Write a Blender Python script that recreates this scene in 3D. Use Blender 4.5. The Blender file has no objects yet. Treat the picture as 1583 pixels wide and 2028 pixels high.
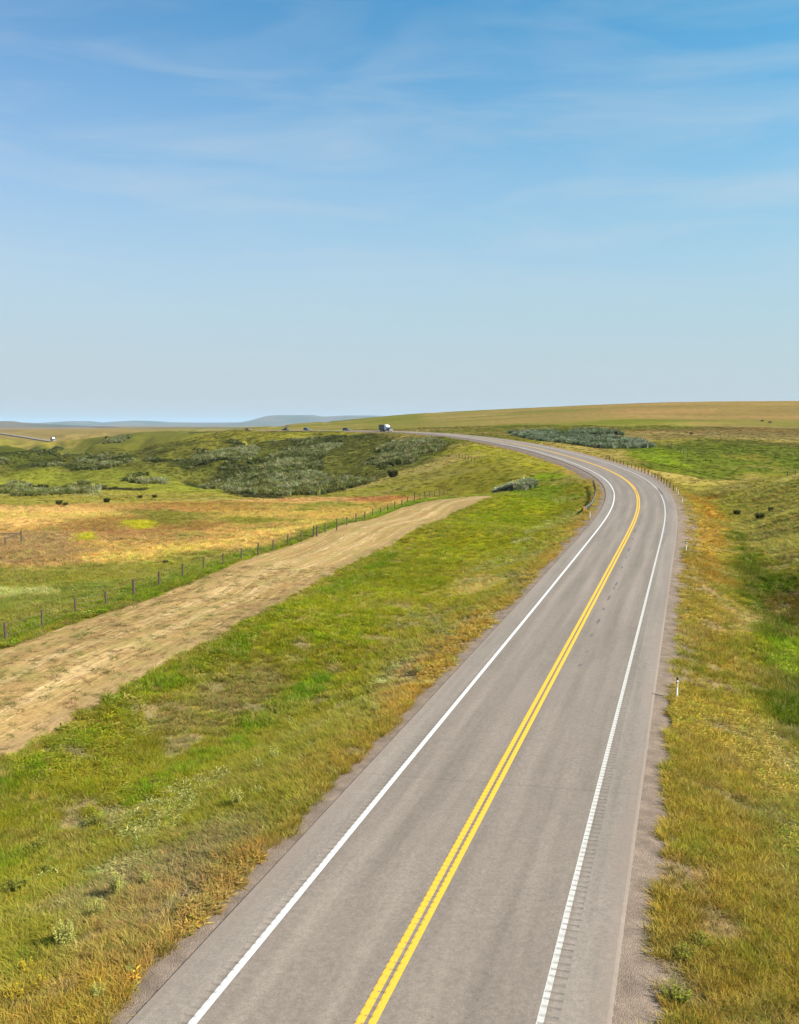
import bpy, bmesh, math, random
import numpy as np
from mathutils import Vector, Matrix

R = math.radians
rng = np.random.default_rng(7)
random.seed(7)
SC = bpy.context.scene
COL = SC.collection

# ------------------------------------------------------------------ camera
F, CX, CY, VH, H0 = 1800.0, 791.5, 1014.0, 840.0, 13.3     # pixel focal length, centre, eye level, eye height
TH = math.atan((CY - VH) / F)
cam = bpy.data.cameras.new("camera")
cam.sensor_width = 36.0
cam.lens = 36.0 * F / 2028.0
cam.clip_start = 0.5
cam.clip_end = 120000.0
cam_o = bpy.data.objects.new("camera", cam)
COL.objects.link(cam_o)
cam_o.location = (0, 0, H0)
cam_o.rotation_euler = (R(90) - TH, 0, 0)
SC.camera = cam_o

# ------------------------------------------------------------------ sky, sun, exposure
SUN_EL, SUN_AZ = R(39), math.atan2(0.88, -0.48)            # azimuth clockwise from +Y
SC.view_settings.view_transform = 'Standard'
SC.view_settings.look = 'None'
SC.view_settings.gamma = 1.0
SC.view_settings.exposure = 1.32
W = bpy.data.worlds.new("World")
SC.world = W
W.use_nodes = True
wt = W.node_tree
wt.nodes.clear()


def wn(t, **k):
    n = wt.nodes.new(t)
    for a, b in k.items():
        setattr(n, a, b)
    return n


out = wn('ShaderNodeOutputWorld')
bg = wn('ShaderNodeBackground')
bg.inputs['Strength'].default_value = 0.065
sky = wn('ShaderNodeTexSky', sky_type='NISHITA')
sky.sun_disc = False
sky.sun_elevation = SUN_EL
sky.sun_rotation = SUN_AZ
sky.altitude = 900
sky.air_density = 1.0
sky.dust_density = 0.6
sky.ozone_density = 2.0
# thin cirrus veil: streaks that get denser towards the horizon
tc = wn('ShaderNodeTexCoord')
mp = wn('ShaderNodeMapping')
mp.inputs['Rotation'].default_value = (0.0, R(-9), R(21))
mp.inputs['Location'].default_value = (0.35, 0.0, 2.3)
mp.inputs['Scale'].default_value = (1.1, 1.1, 6.5)
n1 = wn('ShaderNodeTexNoise')
n1.inputs['Scale'].default_value = 3.4
n1.inputs['Detail'].default_value = 9
n1.inputs['Roughness'].default_value = 0.55
n1.inputs['Distortion'].default_value = 0.6
r1 = wn('ShaderNodeMapRange')
r1.inputs['From Min'].default_value = 0.42
r1.inputs['From Max'].default_value = 0.72
r1.inputs['To Min'].default_value = 0.0
r1.inputs['To Max'].default_value = 0.36
sx = wn('ShaderNodeSeparateXYZ')
r2 = wn('ShaderNodeMapRange', interpolation_type='SMOOTHSTEP')
r2.inputs['From Min'].default_value = -0.02
r2.inputs['From Max'].default_value = 0.46
r2.inputs['To Min'].default_value = 1.0
r2.inputs['To Max'].default_value = 0.0
r4 = wn('ShaderNodeMapRange', interpolation_type='SMOOTHSTEP')
r4.inputs['From Min'].default_value = 0.06
r4.inputs['From Max'].default_value = 0.24
r5 = wn('ShaderNodeMapRange', interpolation_type='SMOOTHSTEP')
r5.inputs['From Min'].default_value = 0.26
r5.inputs['From Max'].default_value = 0.50
r5.inputs['To Min'].default_value = 1.0
r5.inputs['To Max'].default_value = 0.25
ce = wn('ShaderNodeMath', operation='MULTIPLY')
cf = wn('ShaderNodeMath', operation='MULTIPLY', use_clamp=True)
cm = wn('ShaderNodeMix', data_type='RGBA')
cm.inputs[7].default_value = (3.9, 4.35, 4.6, 1)           # cirrus radiance
mx = wn('ShaderNodeMix', data_type='RGBA')
mx.inputs[7].default_value = (3.32, 3.74, 3.98, 1)           # veil radiance
tint = wn('ShaderNodeMix', data_type='RGBA', blend_type='MULTIPLY')
tint.inputs[0].default_value = 1.0
r3 = wn('ShaderNodeMapRange')
r3.inputs['From Min'].default_value = -0.42
r3.inputs['From Max'].default_value = 0.42
tc2 = wn('ShaderNodeMix', data_type='RGBA')
tc2.inputs[6].default_value = (0.54, .93, 1.05, 1)
tc2.inputs[7].default_value = (0.30, 1.20, 1.28, 1)
L = wt.links.new
L(tc.outputs['Generated'], mp.inputs['Vector'])
L(mp.outputs['Vector'], n1.inputs['Vector'])
L(n1.outputs['Fac'], r1.inputs['Value'])
L(tc.outputs['Generated'], sx.inputs['Vector'])
L(sx.outputs['Z'], r2.inputs['Value'])
L(r1.outputs['Result'], cf.inputs[0])
L(sx.outputs['Z'], r4.inputs['Value'])
L(sx.outputs['Z'], r5.inputs['Value'])
L(r4.outputs['Result'], ce.inputs[0])
L(r5.outputs['Result'], ce.inputs[1])
L(ce.outputs['Value'], cf.inputs[1])
L(r2.outputs['Result'], mx.inputs[0])
L(cf.outputs['Value'], cm.inputs[0])
L(mx.outputs[2], cm.inputs[6])
L(sx.outputs['X'], r3.inputs['Value'])
L(r3.outputs['Result'], tc2.inputs[0])
L(tc2.outputs[2], tint.inputs[7])
L(sky.outputs['Color'], tint.inputs[6])
L(tint.outputs[2], mx.inputs[6])
L(cm.outputs[2], bg.inputs['Color'])
L(bg.outputs['Background'], out.inputs['Surface'])

sun = bpy.data.lights.new("sun", 'SUN')
sun.energy = 4.3
sun.angle = R(0.53)
sun.color = (1.0, 0.93, 0.80)
sun_o = bpy.data.objects.new("sun", sun)
COL.objects.link(sun_o)
sdir = Vector((math.sin(SUN_AZ) * math.cos(SUN_EL), math.cos(SUN_AZ) * math.cos(SUN_EL), math.sin(SUN_EL)))
sun_o.rotation_euler = sdir.to_track_quat('Z', 'Y').to_euler()
sun_o.location = (60, -40, 80)
SC.cycles.volume_bounces = 0
SC.cycles.max_bounces = 5
SC.cycles.diffuse_bounces = 2

# ------------------------------------------------------------------ numeric helpers


def ss(a, b, x):
    t = np.clip((x - a) / (b - a), 0, 1)
    return t * t * (3 - 2 * t)


def _hash(ix, iy, seed):
    h = (ix.astype(np.int64) * 374761393 + iy.astype(np.int64) * 668265263 + seed * 974711) & 0xffffffff
    h = ((h ^ (h >> 13)) * 1274126177) & 0xffffffff
    h = (h ^ (h >> 16)) & 0xffff
    return h.astype(np.float32) / 65535.0


def vnoise(x, y, seed=0):
    ix = np.floor(x); iy = np.floor(y)
    fx = x - ix; fy = y - iy
    fx = fx * fx * (3 - 2 * fx); fy = fy * fy * (3 - 2 * fy)
    a = _hash(ix, iy, seed); b = _hash(ix + 1, iy, seed)
    c = _hash(ix, iy + 1, seed); d = _hash(ix + 1, iy + 1, seed)
    return (a * (1 - fx) + b * fx) * (1 - fy) + (c * (1 - fx) + d * fx) * fy


def fbm(x, y, scale, octaves=4, seed=0, gain=0.5):
    """0..1 fractal noise, scale = feature size in metres"""
    v = 0; a = 1.0; t = 0
    x = np.asarray(x, float) / scale; y = np.asarray(y, float) / scale
    for i in range(octaves):
        v = v + a * vnoise(x, y, seed + i * 17)
        t += a
        a *= gain
        x, y = (x * 1.6 - y * 1.2) + 3.7, (x * 1.2 + y * 1.6) - 1.3
    return v / t


ct, st = math.cos(TH), math.sin(TH)


def unp(px, py, Y):
    """world point seen at (px, py) of the photograph, at forward distance Y"""
    a = (px - CX) / F; b = (py - CY) / F
    k = Y / (ct - b * st)
    return np.array([a * k, Y, H0 - (st + b * ct) * k])


# ------------------------------------------------------------------ road centre line
ZP = np.array([[-200, 0], [20, 0], [73, .5], [131, 1.4], [200, 3.0], [245, 4.4], [300, 5.7], [420, 7.8], [520, 9.0], [600, 9.4], [900, 9.4]])


def zroad(Y):
    return np.interp(Y, ZP[:, 0], ZP[:, 1])


def on_road(px, py):
    Ys = np.linspace(12, 900, 9000)
    a = (px - CX) / F; b = (py - CY) / F
    k = Ys / (ct - b * st)
    e = H0 - (st + b * ct) * k - zroad(Ys)
    i = np.where(e < 0)[0]
    Y = Ys[i[0]] if len(i) else 900
    return np.array([a * Y / (ct - b * st), Y, zroad(Y)])


YEL = [(733, 2020), (883, 1738), (989, 1528), (1100, 1330), (1192.8, 1157.7), (1217.5, 1106.2), (1232.5, 1080.4), (1245.4, 1057.9),
       (1256, 1037.5), (1265, 1020.3), (1268.3, 1003), (1268, 985.9), (1262.6, 969.8), (1251.8, 956.3), (1234.6, 944), (1208.9, 931.8),
       (1176.6, 918.9), (1144.4, 908.6), (1112, 900), (1078, 890.2), (1019, 878.4), (960, 868.5), (874, 858.8)]
cp = [on_road(*p) for p in YEL]
hd = np.array([math.sin(R(17.7)), math.cos(R(17.7)), 0])
cp = [cp[0] - hd * 90] + cp
for px, py, Y in [(790, 854.6, 524), (735, 853.4, 541), (690, 852.9, 554), (613, 852.5, 575), (571, 852.5, 587), (497, 852.8, 608),
                  (430, 854.5, 640), (350, 859, 715), (230, 869, 800), (145, 876, 880), (104, 873.5, 935), (60, 866.5, 1120), (0, 857.5, 1480),
                  (-110, 848.5, 2200), (-240, 846, 3000)]:
    cp.append(unp(px, py, Y))
cp = np.array(cp)
seg = np.r_[0, np.cumsum(np.hypot(*(np.diff(cp[:, :2], axis=0).T)))]
S = np.arange(0, seg[-1], 1.0)
RC = np.stack([np.interp(S, seg, cp[:, i]) for i in range(3)], 1)
for _ in range(3):
    n = 31
    pad = np.concatenate([RC[0] + (np.arange(-(n // 2), 0)[:, None]) * (RC[1] - RC[0]), RC,
                          RC[-1] + (np.arange(1, n // 2 + 1)[:, None]) * (RC[-1] - RC[-2])])
    RC = np.stack([np.convolve(pad[:, i], np.ones(n) / n, 'valid') for i in range(3)], 1)
T = np.gradient(RC[:, :2], axis=0)
T /= np.linalg.norm(T, axis=1)[:, None]
N = np.stack([T[:, 1], -T[:, 0]], 1)                       # to the right of travel
BANK = np.interp(RC[:, 1], [100, 175, 330, 480, 600, 700], [0, .05, .05, .035, .02, 0.0])
BANK[np.argmax(RC[:, 1] > 700):] = 0


def road_sd(x, y):
    """signed lateral distance, station index for points near the road"""
    x = np.asarray(x, float).ravel(); y = np.asarray(y, float).ravel()
    d = np.full(x.shape, 1e6); si = np.zeros(x.shape, int)
    near = (y < 3200) & (np.abs(x) < 1500) & (y > -150)
    idx = np.where(near)[0]
    step = 6
    C = RC[::step, :2]
    for a in range(0, len(idx), 40000):
        ii = idx[a:a + 40000]
        q = np.stack([x[ii], y[ii]], 1)
        d2 = (q ** 2).sum(1)[:, None] - 2 * q @ C.T + (C ** 2).sum(1)[None]
        k = np.clip(d2.argmin(1) * step, 0, len(RC) - 1)
        for _ in range(3):
            rel = q - RC[k, :2]
            k = np.clip(k + np.rint((rel * T[k]).sum(1)).astype(int), 0, len(RC) - 1)
        rel = q - RC[k, :2]
        dd = (rel * N[k]).sum(1)
        far = np.abs((rel * T[k]).sum(1)) > 3
        dd = np.where(far, np.sign(dd + 1e-9) * np.hypot(rel[:, 0], rel[:, 1]), dd)
        d[ii] = dd
        si[ii] = k
    return d, si


# ------------------------------------------------------------------ terrain heights
CTRL = [  # (photo x, photo y, forward distance)
    # near left verge and bench
    (-400, 1900, 24), (0, 1700, 31.5), (440, 1490, 43.5), (560, 1400, 50), (300, 1700, 31.5), (0, 1525, 36.5), (0, 1400, 44.5), (0, 1285, 56.5), (-500, 1400, 44), (-500, 1250, 60),
    (430, 1265, 59), (350, 1165, 77.5), (620, 1165, 78), (470, 1110, 94), (780, 1085, 107), (620, 1060, 116), (890, 1022, 151), (800, 1000, 174), (960, 986, 190),
    (800, 1180, 78), (760, 1290, 58.5), (960, 1100, 103), (1050, 1040, 140), (1100, 1000, 168), (900, 1190, 76), (640, 1420, 47.5),
    # left field
    (0, 1200, 72), (0, 1100, 102), (300, 1050, 128), (600, 1000, 182), (0, 1000, 176), (300, 1000, 178), (-400, 1100, 103), (-400, 1000, 178), (840, 985, 195),
    (500, 985, 205), (200, 985, 205),
    # creek flats
    (300, 971, 267), (500, 977, 250), (70, 966, 285), (200, 945, 343), (0, 940, 360), (640, 976, 245), (-300, 950, 330), (-300, 975, 260),
    # shrub hill and its nose
    (270, 957, 310), (480, 962, 295), (600, 920, 385), (600, 890, 455), (600, 872, 520), (600, 860, 570), (800, 871, 430), (800, 900, 372), (720, 955, 270), (850, 920, 305),
    (400, 930, 368), (330, 915, 400), (430, 880, 480), (520, 864, 560), (700, 862, 520), (500, 905, 430), (700, 905, 390),
    # green knoll by the road
    (930, 909, 265), (850, 948, 238), (950, 955, 218), (1050, 930, 228), (1000, 900, 285), (1050, 968, 196), (780, 975, 228), (880, 975, 215), (1000, 975, 200),
    # left hill
    (150, 900, 520), (150, 880, 650), (300, 871, 620), (300, 900, 490), (400, 851.5, 660), (370, 885, 530), (0, 890, 600), (0, 930, 400), (100, 925, 430), (300, 932, 370), (230, 915, 430), (310, 900, 495), (380, 874, 600), (345, 915, 372), (420, 886, 440), (440, 866, 640), (500, 868, 520),
    (60, 885, 640), (480, 851.2, 650), (350, 852.8, 680), (300, 857, 690), (230, 864, 720), (150, 877, 760), (-300, 880, 700), (-300, 860, 1200),
    # far left plain by the road
    (0, 868, 900), (0, 853, 1700), (110, 878, 850), (200, 866, 1000), (300, 857, 1100), (400, 854, 1100), (200, 853, 1500), (400, 852, 1500), (120, 862, 1200), (-300, 848, 2500), (0, 848, 2400), (300, 849, 2400), (500, 849, 2000),
    # right verge, ditch, mound
    (1583, 2028, 20), (1900, 2028, 20), (1450, 1500, 39.5), (1550, 1350, 56), (1500, 1200, 78.5), (1450, 1060, 124), (1425, 1000, 170), (1415, 975, 195), (1400, 957, 225),
    (1583, 942, 150), (1500, 954, 172), (1440, 962, 200), (1583, 1100, 85), (1520, 1030, 121), (1583, 1010, 115), (1750, 930, 135), (1750, 1100, 78), (1750, 1400, 46), (1900, 1000, 95), (2100, 1500, 40),
    (1583, 948, 215), (1700, 940, 220),
    # green slope behind, pasture up to the skyline
    (1583, 880, 350), (1300, 890, 318), (1450, 900, 298), (1583, 925, 280), (1400, 945, 250), (1290, 905, 275), (1340, 925, 240), (1500, 930, 265), (1300, 872, 355), (1450, 873, 362), (1583, 866, 440), (1450, 864, 440),
    (1400, 850, 560), (1150, 856, 480), (1583, 850, 570), (1150, 876, 370), (1270, 884, 345), (1050, 862, 440),
    (1583, 795, 900), (1450, 796, 890), (1300, 800, 870), (1200, 806, 850), (1100, 814, 850), (1000, 821, 850), (880, 828, 850), (800, 833, 850), (700, 840, 850), (600, 845, 870), (1900, 793, 900), (1900, 850, 560), (1900, 900, 350),
    (1400, 822, 720), (1583, 822, 720), (1200, 828, 680), (1000, 838, 680), (850, 844, 680), (700, 846.5, 720), (930, 850, 560),
]
base_pts = [unp(*c) for c in CTRL]
for x, y, z in [(0, 1100, 24), (300, 1150, 33), (600, 1200, 33), (1200, 1400, 36), (-100, 1200, 12), (-200, 1500, 4), (0, 2000, -2), (600, 2000, 8), (1500, 2200, 10), (-700, 2500, -4), (-1500, 2500, -8),
                (-1200, 1200, -6), (-600, 600, -6), (-300, 200, -4), (-150, 60, -1), (-60, 0, -1), (0, -40, -1.0), (60, 0, 0), (200, 100, 3), (400, 300, 6), (700, 700, 20), (0, 2900, -8), (1000, 2900, -4), (-1400, 200, -8),
                (-100, -200, -2), (100, -200, -1), (500, -100, 3)]:
    base_pts.append(np.array([x, y, z], float))
for k in range(90, len(RC), 25):
    if RC[k, 1] > 2300:
        break
    for o in ((-18, 18) if RC[k, 1] < 250 else (-22, 22) if k < 800 else (0,)):
        b = RC[k]
        q = b[:2] + N[k] * o
        drop = 0.0 if k > 800 else 1.5
        if RC[k, 1] > 330 and k <= 800:
            drop = 0.5
        base_pts.append(np.array([q[0], q[1], b[2] - drop]))
BP = np.array(base_pts)
# thin out points that crowd one another
keep = []
for i in range(len(BP)):
    if all(np.hypot(*(BP[i, :2] - BP[j, :2])) > 3.0 + 0.01 * np.hypot(*BP[i, :2]) for j in keep):
        keep.append(i)
BP = BP[keep]
LS = 100.0


def _phi(d2):
    return 0.5 * d2 * np.log(d2 + 1e-12)


nb = len(BP)
A = np.zeros((nb + 3, nb + 3))
XY = BP[:, :2] / LS
A[:nb, :nb] = _phi(((XY[:, None] - XY[None]) ** 2).sum(2)) + np.eye(nb) * 0.004
A[:nb, nb] = 1; A[:nb, nb + 1:] = XY
A[nb, :nb] = 1; A[nb + 1:, :nb] = XY.T
WT = np.linalg.solve(A, np.r_[BP[:, 2], 0, 0, 0])


def rbf(x, y):
    o = np.empty(x.shape)
    for a in range(0, len(x), 30000):
        q = np.stack([x[a:a + 30000], y[a:a + 30000]], 1) / LS
        d2 = np.maximum((q ** 2).sum(1)[:, None] - 2 * q @ XY.T + (XY ** 2).sum(1)[None], 0)
        o[a:a + 30000] = _phi(d2) @ WT[:nb] + WT[nb] + q @ WT[nb + 1:]
    return o


def height(x, y, sd=None):
    x = np.asarray(x, float).ravel(); y = np.asarray(y, float).ravel()
    if sd is None:
        sd = road_sd(x, y)
    d, si = sd
    r = np.hypot(x, y)
    g = np.zeros(x.shape)
    m = (r < 3200)
    g[m] = rbf(x[m], y[m])
    far = -9 + 9 * (fbm(x, y, 1800, 3, 5) - .5)
    w = ss(1900, 3000, r)
    g = g * (1 - w) + far * w
    # gullies and hummocks on the hills, gentle unevenness elsewhere
    hill = ss(240, 330, r) * (1 - ss(1100, 1800, r)) * (1 - 0.75 * ss(20, 70, x))
    gul = np.abs(fbm(x + 0.3 * y, y * 0.45, 46, 3, 11) - .5) * 2
    hill = hill * ss(14, 60, np.abs(d)) * (1 - .85 * ss(540, 640, r) * ss(-160, -60, x))
    g += hill * (-(1 - ss(0, .35, gul)) * np.where(x < -60, 5.2, 3.2) + 1.1 + 2.2 * (fbm(x, y, 30, 3, 23) - .5))
    rt = ss(20, 90, x) * ss(230, 300, y) * (1 - ss(600, 800, y))
    g += rt * (1.6 * (fbm(x, y, 70, 3, 31) - .5) - .7 * (1 - ss(0, .18, np.abs(fbm(x, y * .7, 60, 2, 37) - .5) * 2)))
    g += (0.45 - .3 * ss(150, 300, r)) * (fbm(x, y, 9, 3, 3) - .5) + 0.16 * (fbm(x, y, 1.6, 2, 4) - .5) * (1 - ss(60, 160, r))
    ad_ = np.abs(d)
    zc = RC[si, 2] + BANK[si] * np.clip(d, -7, 7)
    sink = 0.12 + 0.0007 * r
    wide = .022 * np.maximum(0, r - 550)                  # far off the bank is broad and low
    emb = zc - sink - np.maximum(0, ad_ - 6.2 - wide) * 0.17
    w = ss(0, 1, (ad_ - 6.6 - wide) / (10.4 + wide))
    z = emb * (1 - w) + g * w
    return z


def P(px, py, lo=14.0, hi=3000.0):
    """where the line of sight through a photo pixel meets the ground"""
    Ys = np.exp(np.linspace(math.log(lo), math.log(hi), 1400))
    a = (px - CX) / F; b = (py - CY) / F
    k = Ys / (ct - b * st)
    X = a * k; Z = H0 - (st + b * ct) * k
    e = Z - height(X, Ys)
    i = np.where(e < 0)[0]
    if len(i) == 0:
        i = [int(np.argmin(e))]
    i = i[0]
    if i > 0:
        t = e[i - 1] / (e[i - 1] - e[i] + 1e-9)
        Y = Ys[i - 1] + t * (Ys[i] - Ys[i - 1])
    else:
        Y = Ys[0]
    x = a * Y / (ct - b * st)
    return Vector((x, Y, float(height([x], [Y])[0])))


# ------------------------------------------------------------------ land cover
def srgb(r, g, b, k=0.44):
    """surface colour from the sunlit value seen in the photograph"""
    c = np.array([r, g, b]) / 255.0
    return np.where(c <= .04045, c / 12.92, ((c + .055) / 1.055) ** 2.4) * k


def poly(pts):
    return np.array([P(*p)[:2] for p in pts])


# (polygon in photo points -> ground, colour, softness m, grass height, density)
ZONES = []


def zone(pts, c, soft, hgt=None, dens=None, k=0.44, nz=1.0, strength=1.0):
    ZONES.append((poly(pts), srgb(*c, k=k), soft, hgt, dens, nz, strength))


TRACK_R = [(-300, 1700), (0, 1525), (110, 1455), (200, 1400), (320, 1325), (430, 1265), (520, 1218), (620, 1165), (700, 1120), (780, 1080), (840, 1045), (890, 1020), (940, 998), (985, 983.5)]
TRACK_L = [(-300, 1400), (0, 1285), (100, 1245), (200, 1215), (280, 1190), (350, 1165), (410, 1138), (470, 1112), (540, 1090), (620, 1062), (700, 1034), (800, 1004), (890, 988), (985, 982)]
# hills and far plain
zone([(-300, 846), (300, 848), (500, 847), (480, 853), (300, 862), (130, 880), (-300, 900)], (170, 145, 80), 60)
zone([(-300, 872), (60, 872), (100, 879), (60, 888), (-300, 905)], (165, 155, 65), 30)
zone([(0, 892), (150, 872), (250, 858), (420, 853), (520, 855), (420, 880), (270, 945), (150, 935), (0, 925)], (128, 130, 58), 10, .4)
zone([(-50, 895), (60, 888), (130, 885), (140, 905), (90, 925), (-50, 920)], (98, 108, 45), 8, .6)
zone([(140, 900), (210, 895), (270, 905), (230, 925), (160, 930), (120, 925)], (84, 94, 44), 8, .7)
zone([(270, 948), (330, 900), (420, 872), (600, 864), (760, 860), (890, 870), (900, 885), (830, 920), (740, 955), (620, 985), (500, 982), (280, 960)], (112, 116, 54), 7, .8)
zone([(380, 862), (620, 854), (800, 856), (870, 862), (620, 866), (430, 876)], (165, 160, 62), 8, .35)
zone([(330, 905), (440, 868), (470, 872), (380, 900), (320, 925)], (140, 138, 62), 5, .4)
# creek flats
zone([(-200, 940), (120, 932), (260, 935), (430, 962), (520, 968), (430, 985), (-200, 988)], (142, 148, 60), 8, .25)
zone([(-200, 970), (300, 975), (450, 980), (600, 992), (300, 1005), (-200, 1015)], (162, 152, 66), 8, .4)
zone([(-50, 958), (40, 957), (170, 972), (190, 980), (20, 980), (-50, 985)], (150, 155, 105), 5, .7)
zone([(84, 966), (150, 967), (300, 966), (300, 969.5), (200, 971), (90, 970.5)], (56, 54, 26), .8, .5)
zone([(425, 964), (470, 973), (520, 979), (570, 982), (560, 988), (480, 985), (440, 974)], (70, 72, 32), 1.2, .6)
# left field
zone([(-300, 1005), (150, 1000), (450, 993), (620, 985), (830, 977), (850, 984), (700, 1030), (560, 1070), (400, 1100), (300, 1118), (-300, 1145)], (208, 162, 96), 4, .45)
for q in ([(40, 1040), (120, 1036), (160, 1046), (90, 1054)], [(420, 1030), (500, 1022), (560, 1030), (470, 1044)], [(300, 1062), (400, 1052), (450, 1060), (340, 1078)], [(520, 1050), (600, 1035), (640, 1040), (560, 1060)], [(-60, 1075), (60, 1072), (110, 1080), (0, 1090)], [(560, 1000), (680, 994), (720, 1000), (600, 1010)]):
    zone(q, (158, 150, 70), 3, .45, nz=1.6)
zone([(-300, 1010), (120, 1003), (260, 1012), (200, 1040), (-300, 1060)], (230, 184, 118), 3, .5)
zone([(250, 1000), (450, 992), (560, 1000), (450, 1015), (280, 1020)], (190, 142, 82), 4, .5)
zone([(120, 1030), (230, 1022), (330, 1025), (420, 1040), (330, 1062), (170, 1070), (60, 1060)], (184, 134, 82), 4, .45)
zone([(250, 1012), (340, 1010), (430, 1022), (380, 1045), (280, 1035)], (150, 132, 62), 3, .45)
zone([(690, 984), (830, 979), (838, 986), (760, 996), (680, 992)], (182, 122, 62), 2, .5)
zone([(300, 1085), (420, 1068), (560, 1045), (650, 1020), (660, 1030), (560, 1062), (430, 1092), (300, 1110), (150, 1130), (150, 1118)], (232, 188, 108), 2.5, .55)
zone([(-300, 1060), (100, 1055), (200, 1085), (150, 1115), (-300, 1130)], (184, 144, 98), 3, .5)
zone([(150, 1060), (175, 1056), (195, 1063), (180, 1072), (155, 1071)], (205, 190, 40), .8, .5)
zone([(245, 1034), (290, 1031), (310, 1042), (280, 1050), (248, 1043)], (205, 188, 45), 1.0, .5)
zone([(-300, 1130), (150, 1125), (350, 1105), (480, 1095), (450, 1110), (330, 1150), (150, 1210), (0, 1260), (-300, 1340)], (150, 148, 70), 3, .4)
zone([(-300, 1160), (110, 1165), (250, 1160), (210, 1190), (60, 1215), (-300, 1250)], (140, 158, 82), 2, .45)
zone([(-20, 1168), (100, 1168), (130, 1178), (-20, 1186)], (190, 196, 150), 1, .5)
zone([(-300, 1360), (0, 1255), (130, 1218), (230, 1170), (330, 1140), (430, 1108), (560, 1072), (700, 1030), (830, 988), (960, 978), (960, 984), (880, 992), (800, 1006), (700, 1036), (620, 1064), (540, 1092), (470, 1114), (410, 1140), (350, 1167), (280, 1192), (200, 1217), (100, 1247), (0, 1287), (-300, 1410)], (126, 150, 40), 1.0, .5)
# verge between track and road
zone([(-300, 1715), (0, 1530), (200, 1405), (430, 1270), (620, 1170), (780, 1085), (890, 1025), (975, 986), (1060, 975), (1150, 930), (1180, 960), (1100, 1080), (960, 1210), (800, 1350), (560, 1560), (300, 1780), (-300, 2200)], (148, 150, 46), 1.5, .42)
zone([(-300, 1730), (0, 1545), (200, 1415), (430, 1280), (620, 1180), (780, 1095), (830, 1075), (780, 1120), (620, 1215), (430, 1320), (200, 1460), (0, 1600), (-300, 1800)], (122, 150, 28), 1.2, .55)
zone([(600, 1200), (800, 1090), (940, 1020), (1060, 980), (1140, 985), (1040, 1080), (880, 1190), (700, 1300), (560, 1330)], (146, 158, 30), 3, .42)
zone([(220, 1440), (380, 1380), (520, 1330), (560, 1345), (480, 1420), (330, 1470), (240, 1490)], (150, 132, 72), 2, .3)
zone([(-200, 1700), (0, 1690), (150, 1600), (300, 1540), (420, 1480), (520, 1395), (620, 1340), (650, 1355), (560, 1430), (430, 1520), (280, 1600), (100, 1690), (-200, 1830)], (124, 156, 36), 1.0, .5)
zone([(-200, 1830), (100, 1720), (420, 1560), (620, 1420), (760, 1330), (830, 1330), (700, 1470), (520, 1620), (300, 1800), (-200, 2150)], (152, 148, 58), 1.5, .4)
zone([(200, 1720), (430, 1640), (520, 1650), (400, 1770), (250, 1900), (100, 1950)], (164, 142, 88), 1.2, .25)
zone([(-200, 1560), (120, 1560), (250, 1580), (150, 1680), (-200, 1690)], (138, 144, 40), 1.5, .4)
zone([(700, 1270), (850, 1180), (960, 1110), (1010, 1130), (880, 1230), (760, 1310)], (164, 148, 44), 2, .4)
zone([(880, 1160), (960, 1140), (1010, 1150), (940, 1185)], (190, 160, 90), 1.2, .3)
# green by the curve, knoll
zone([(760, 972), (840, 945), (900, 915), (960, 905), (1000, 920), (990, 965), (960, 980), (840, 985)], (136, 134, 44), 5, .35)
zone([(1000, 965), (1060, 935), (1120, 935), (1120, 965), (1060, 985), (1000, 980)], (126, 152, 34), 4, .45)
zone([(900, 888), (1000, 886), (1080, 905), (1120, 925), (1050, 930), (960, 905)], (160, 158, 42), 5, .35)
# right hill pasture
zone([(700, 848), (880, 845), (1050, 850), (1300, 855), (2000, 850), (2000, 780), (1300, 795), (1000, 820), (700, 843)], (150, 140, 62), 25, .3)
zone([(880, 846), (1100, 832), (1350, 832), (1330, 862), (1100, 862), (900, 856)], (138, 146, 50), 25, .3)
zone([(1180, 803), (1300, 797), (2000, 790), (2000, 832), (1500, 830), (1250, 822)], (168, 140, 74), 30, .3)
zone([(1180, 868), (1250, 858), (1400, 852), (2000, 850), (2000, 875), (1600, 875), (1400, 868), (1260, 874)], (168, 148, 84), 12, .3)
zone([(1250, 880), (1330, 874), (1480, 872), (2000, 885), (2000, 935), (1500, 938), (1400, 954), (1300, 930), (1255, 905)], (102, 118, 34), 6, .35)
zone([(1270, 870), (1330, 868), (2000, 862), (2000, 884), (1583, 877), (1480, 873), (1330, 876)], (164, 150, 70), 6, .25)
zone([(1240, 893), (1290, 885), (1345, 890), (1350, 910), (1300, 920), (1250, 905)], (126, 148, 34), 4, .45)
zone([(1440, 905), (1500, 898), (2000, 915), (2000, 930), (1500, 920)], (132, 132, 50), 5, .3)
# right verge, mound
zone([(1345, 960), (1400, 963), (1480, 962), (1583, 949), (2000, 945), (2000, 2100), (1290, 2100), (1330, 1500), (1350, 1200)], (158, 152, 56), 2, .4)
zone([(1450, 968), (1583, 949), (2000, 945), (2000, 1200), (1583, 1190), (1500, 1100), (1440, 1040)], (162, 152, 72), 3, .4)
zone([(1380, 985), (1420, 985), (1430, 1080), (1440, 1160), (1390, 1160), (1370, 1060)], (178, 132, 46), 2, .35)
zone([(1440, 1050), (1480, 1060), (1520, 1130), (1583, 1150), (1800, 1200), (1800, 1480), (1560, 1480), (1500, 1380), (1490, 1260), (1460, 1150)], (98, 122, 16), 1.3, .65, nz=.7)
zone([(1500, 1185), (1560, 1180), (1800, 1190), (1800, 1240), (1540, 1235)], (112, 92, 24), 1.0, .6)
zone([(1500, 1270), (1583, 1260), (1800, 1280), (1800, 1350), (1520, 1330)], (136, 162, 34), 1.2, .6)
zone([(1440, 1210), (1490, 1215), (1510, 1245), (1480, 1258), (1440, 1240)], (196, 168, 120), .8, .15)
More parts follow.
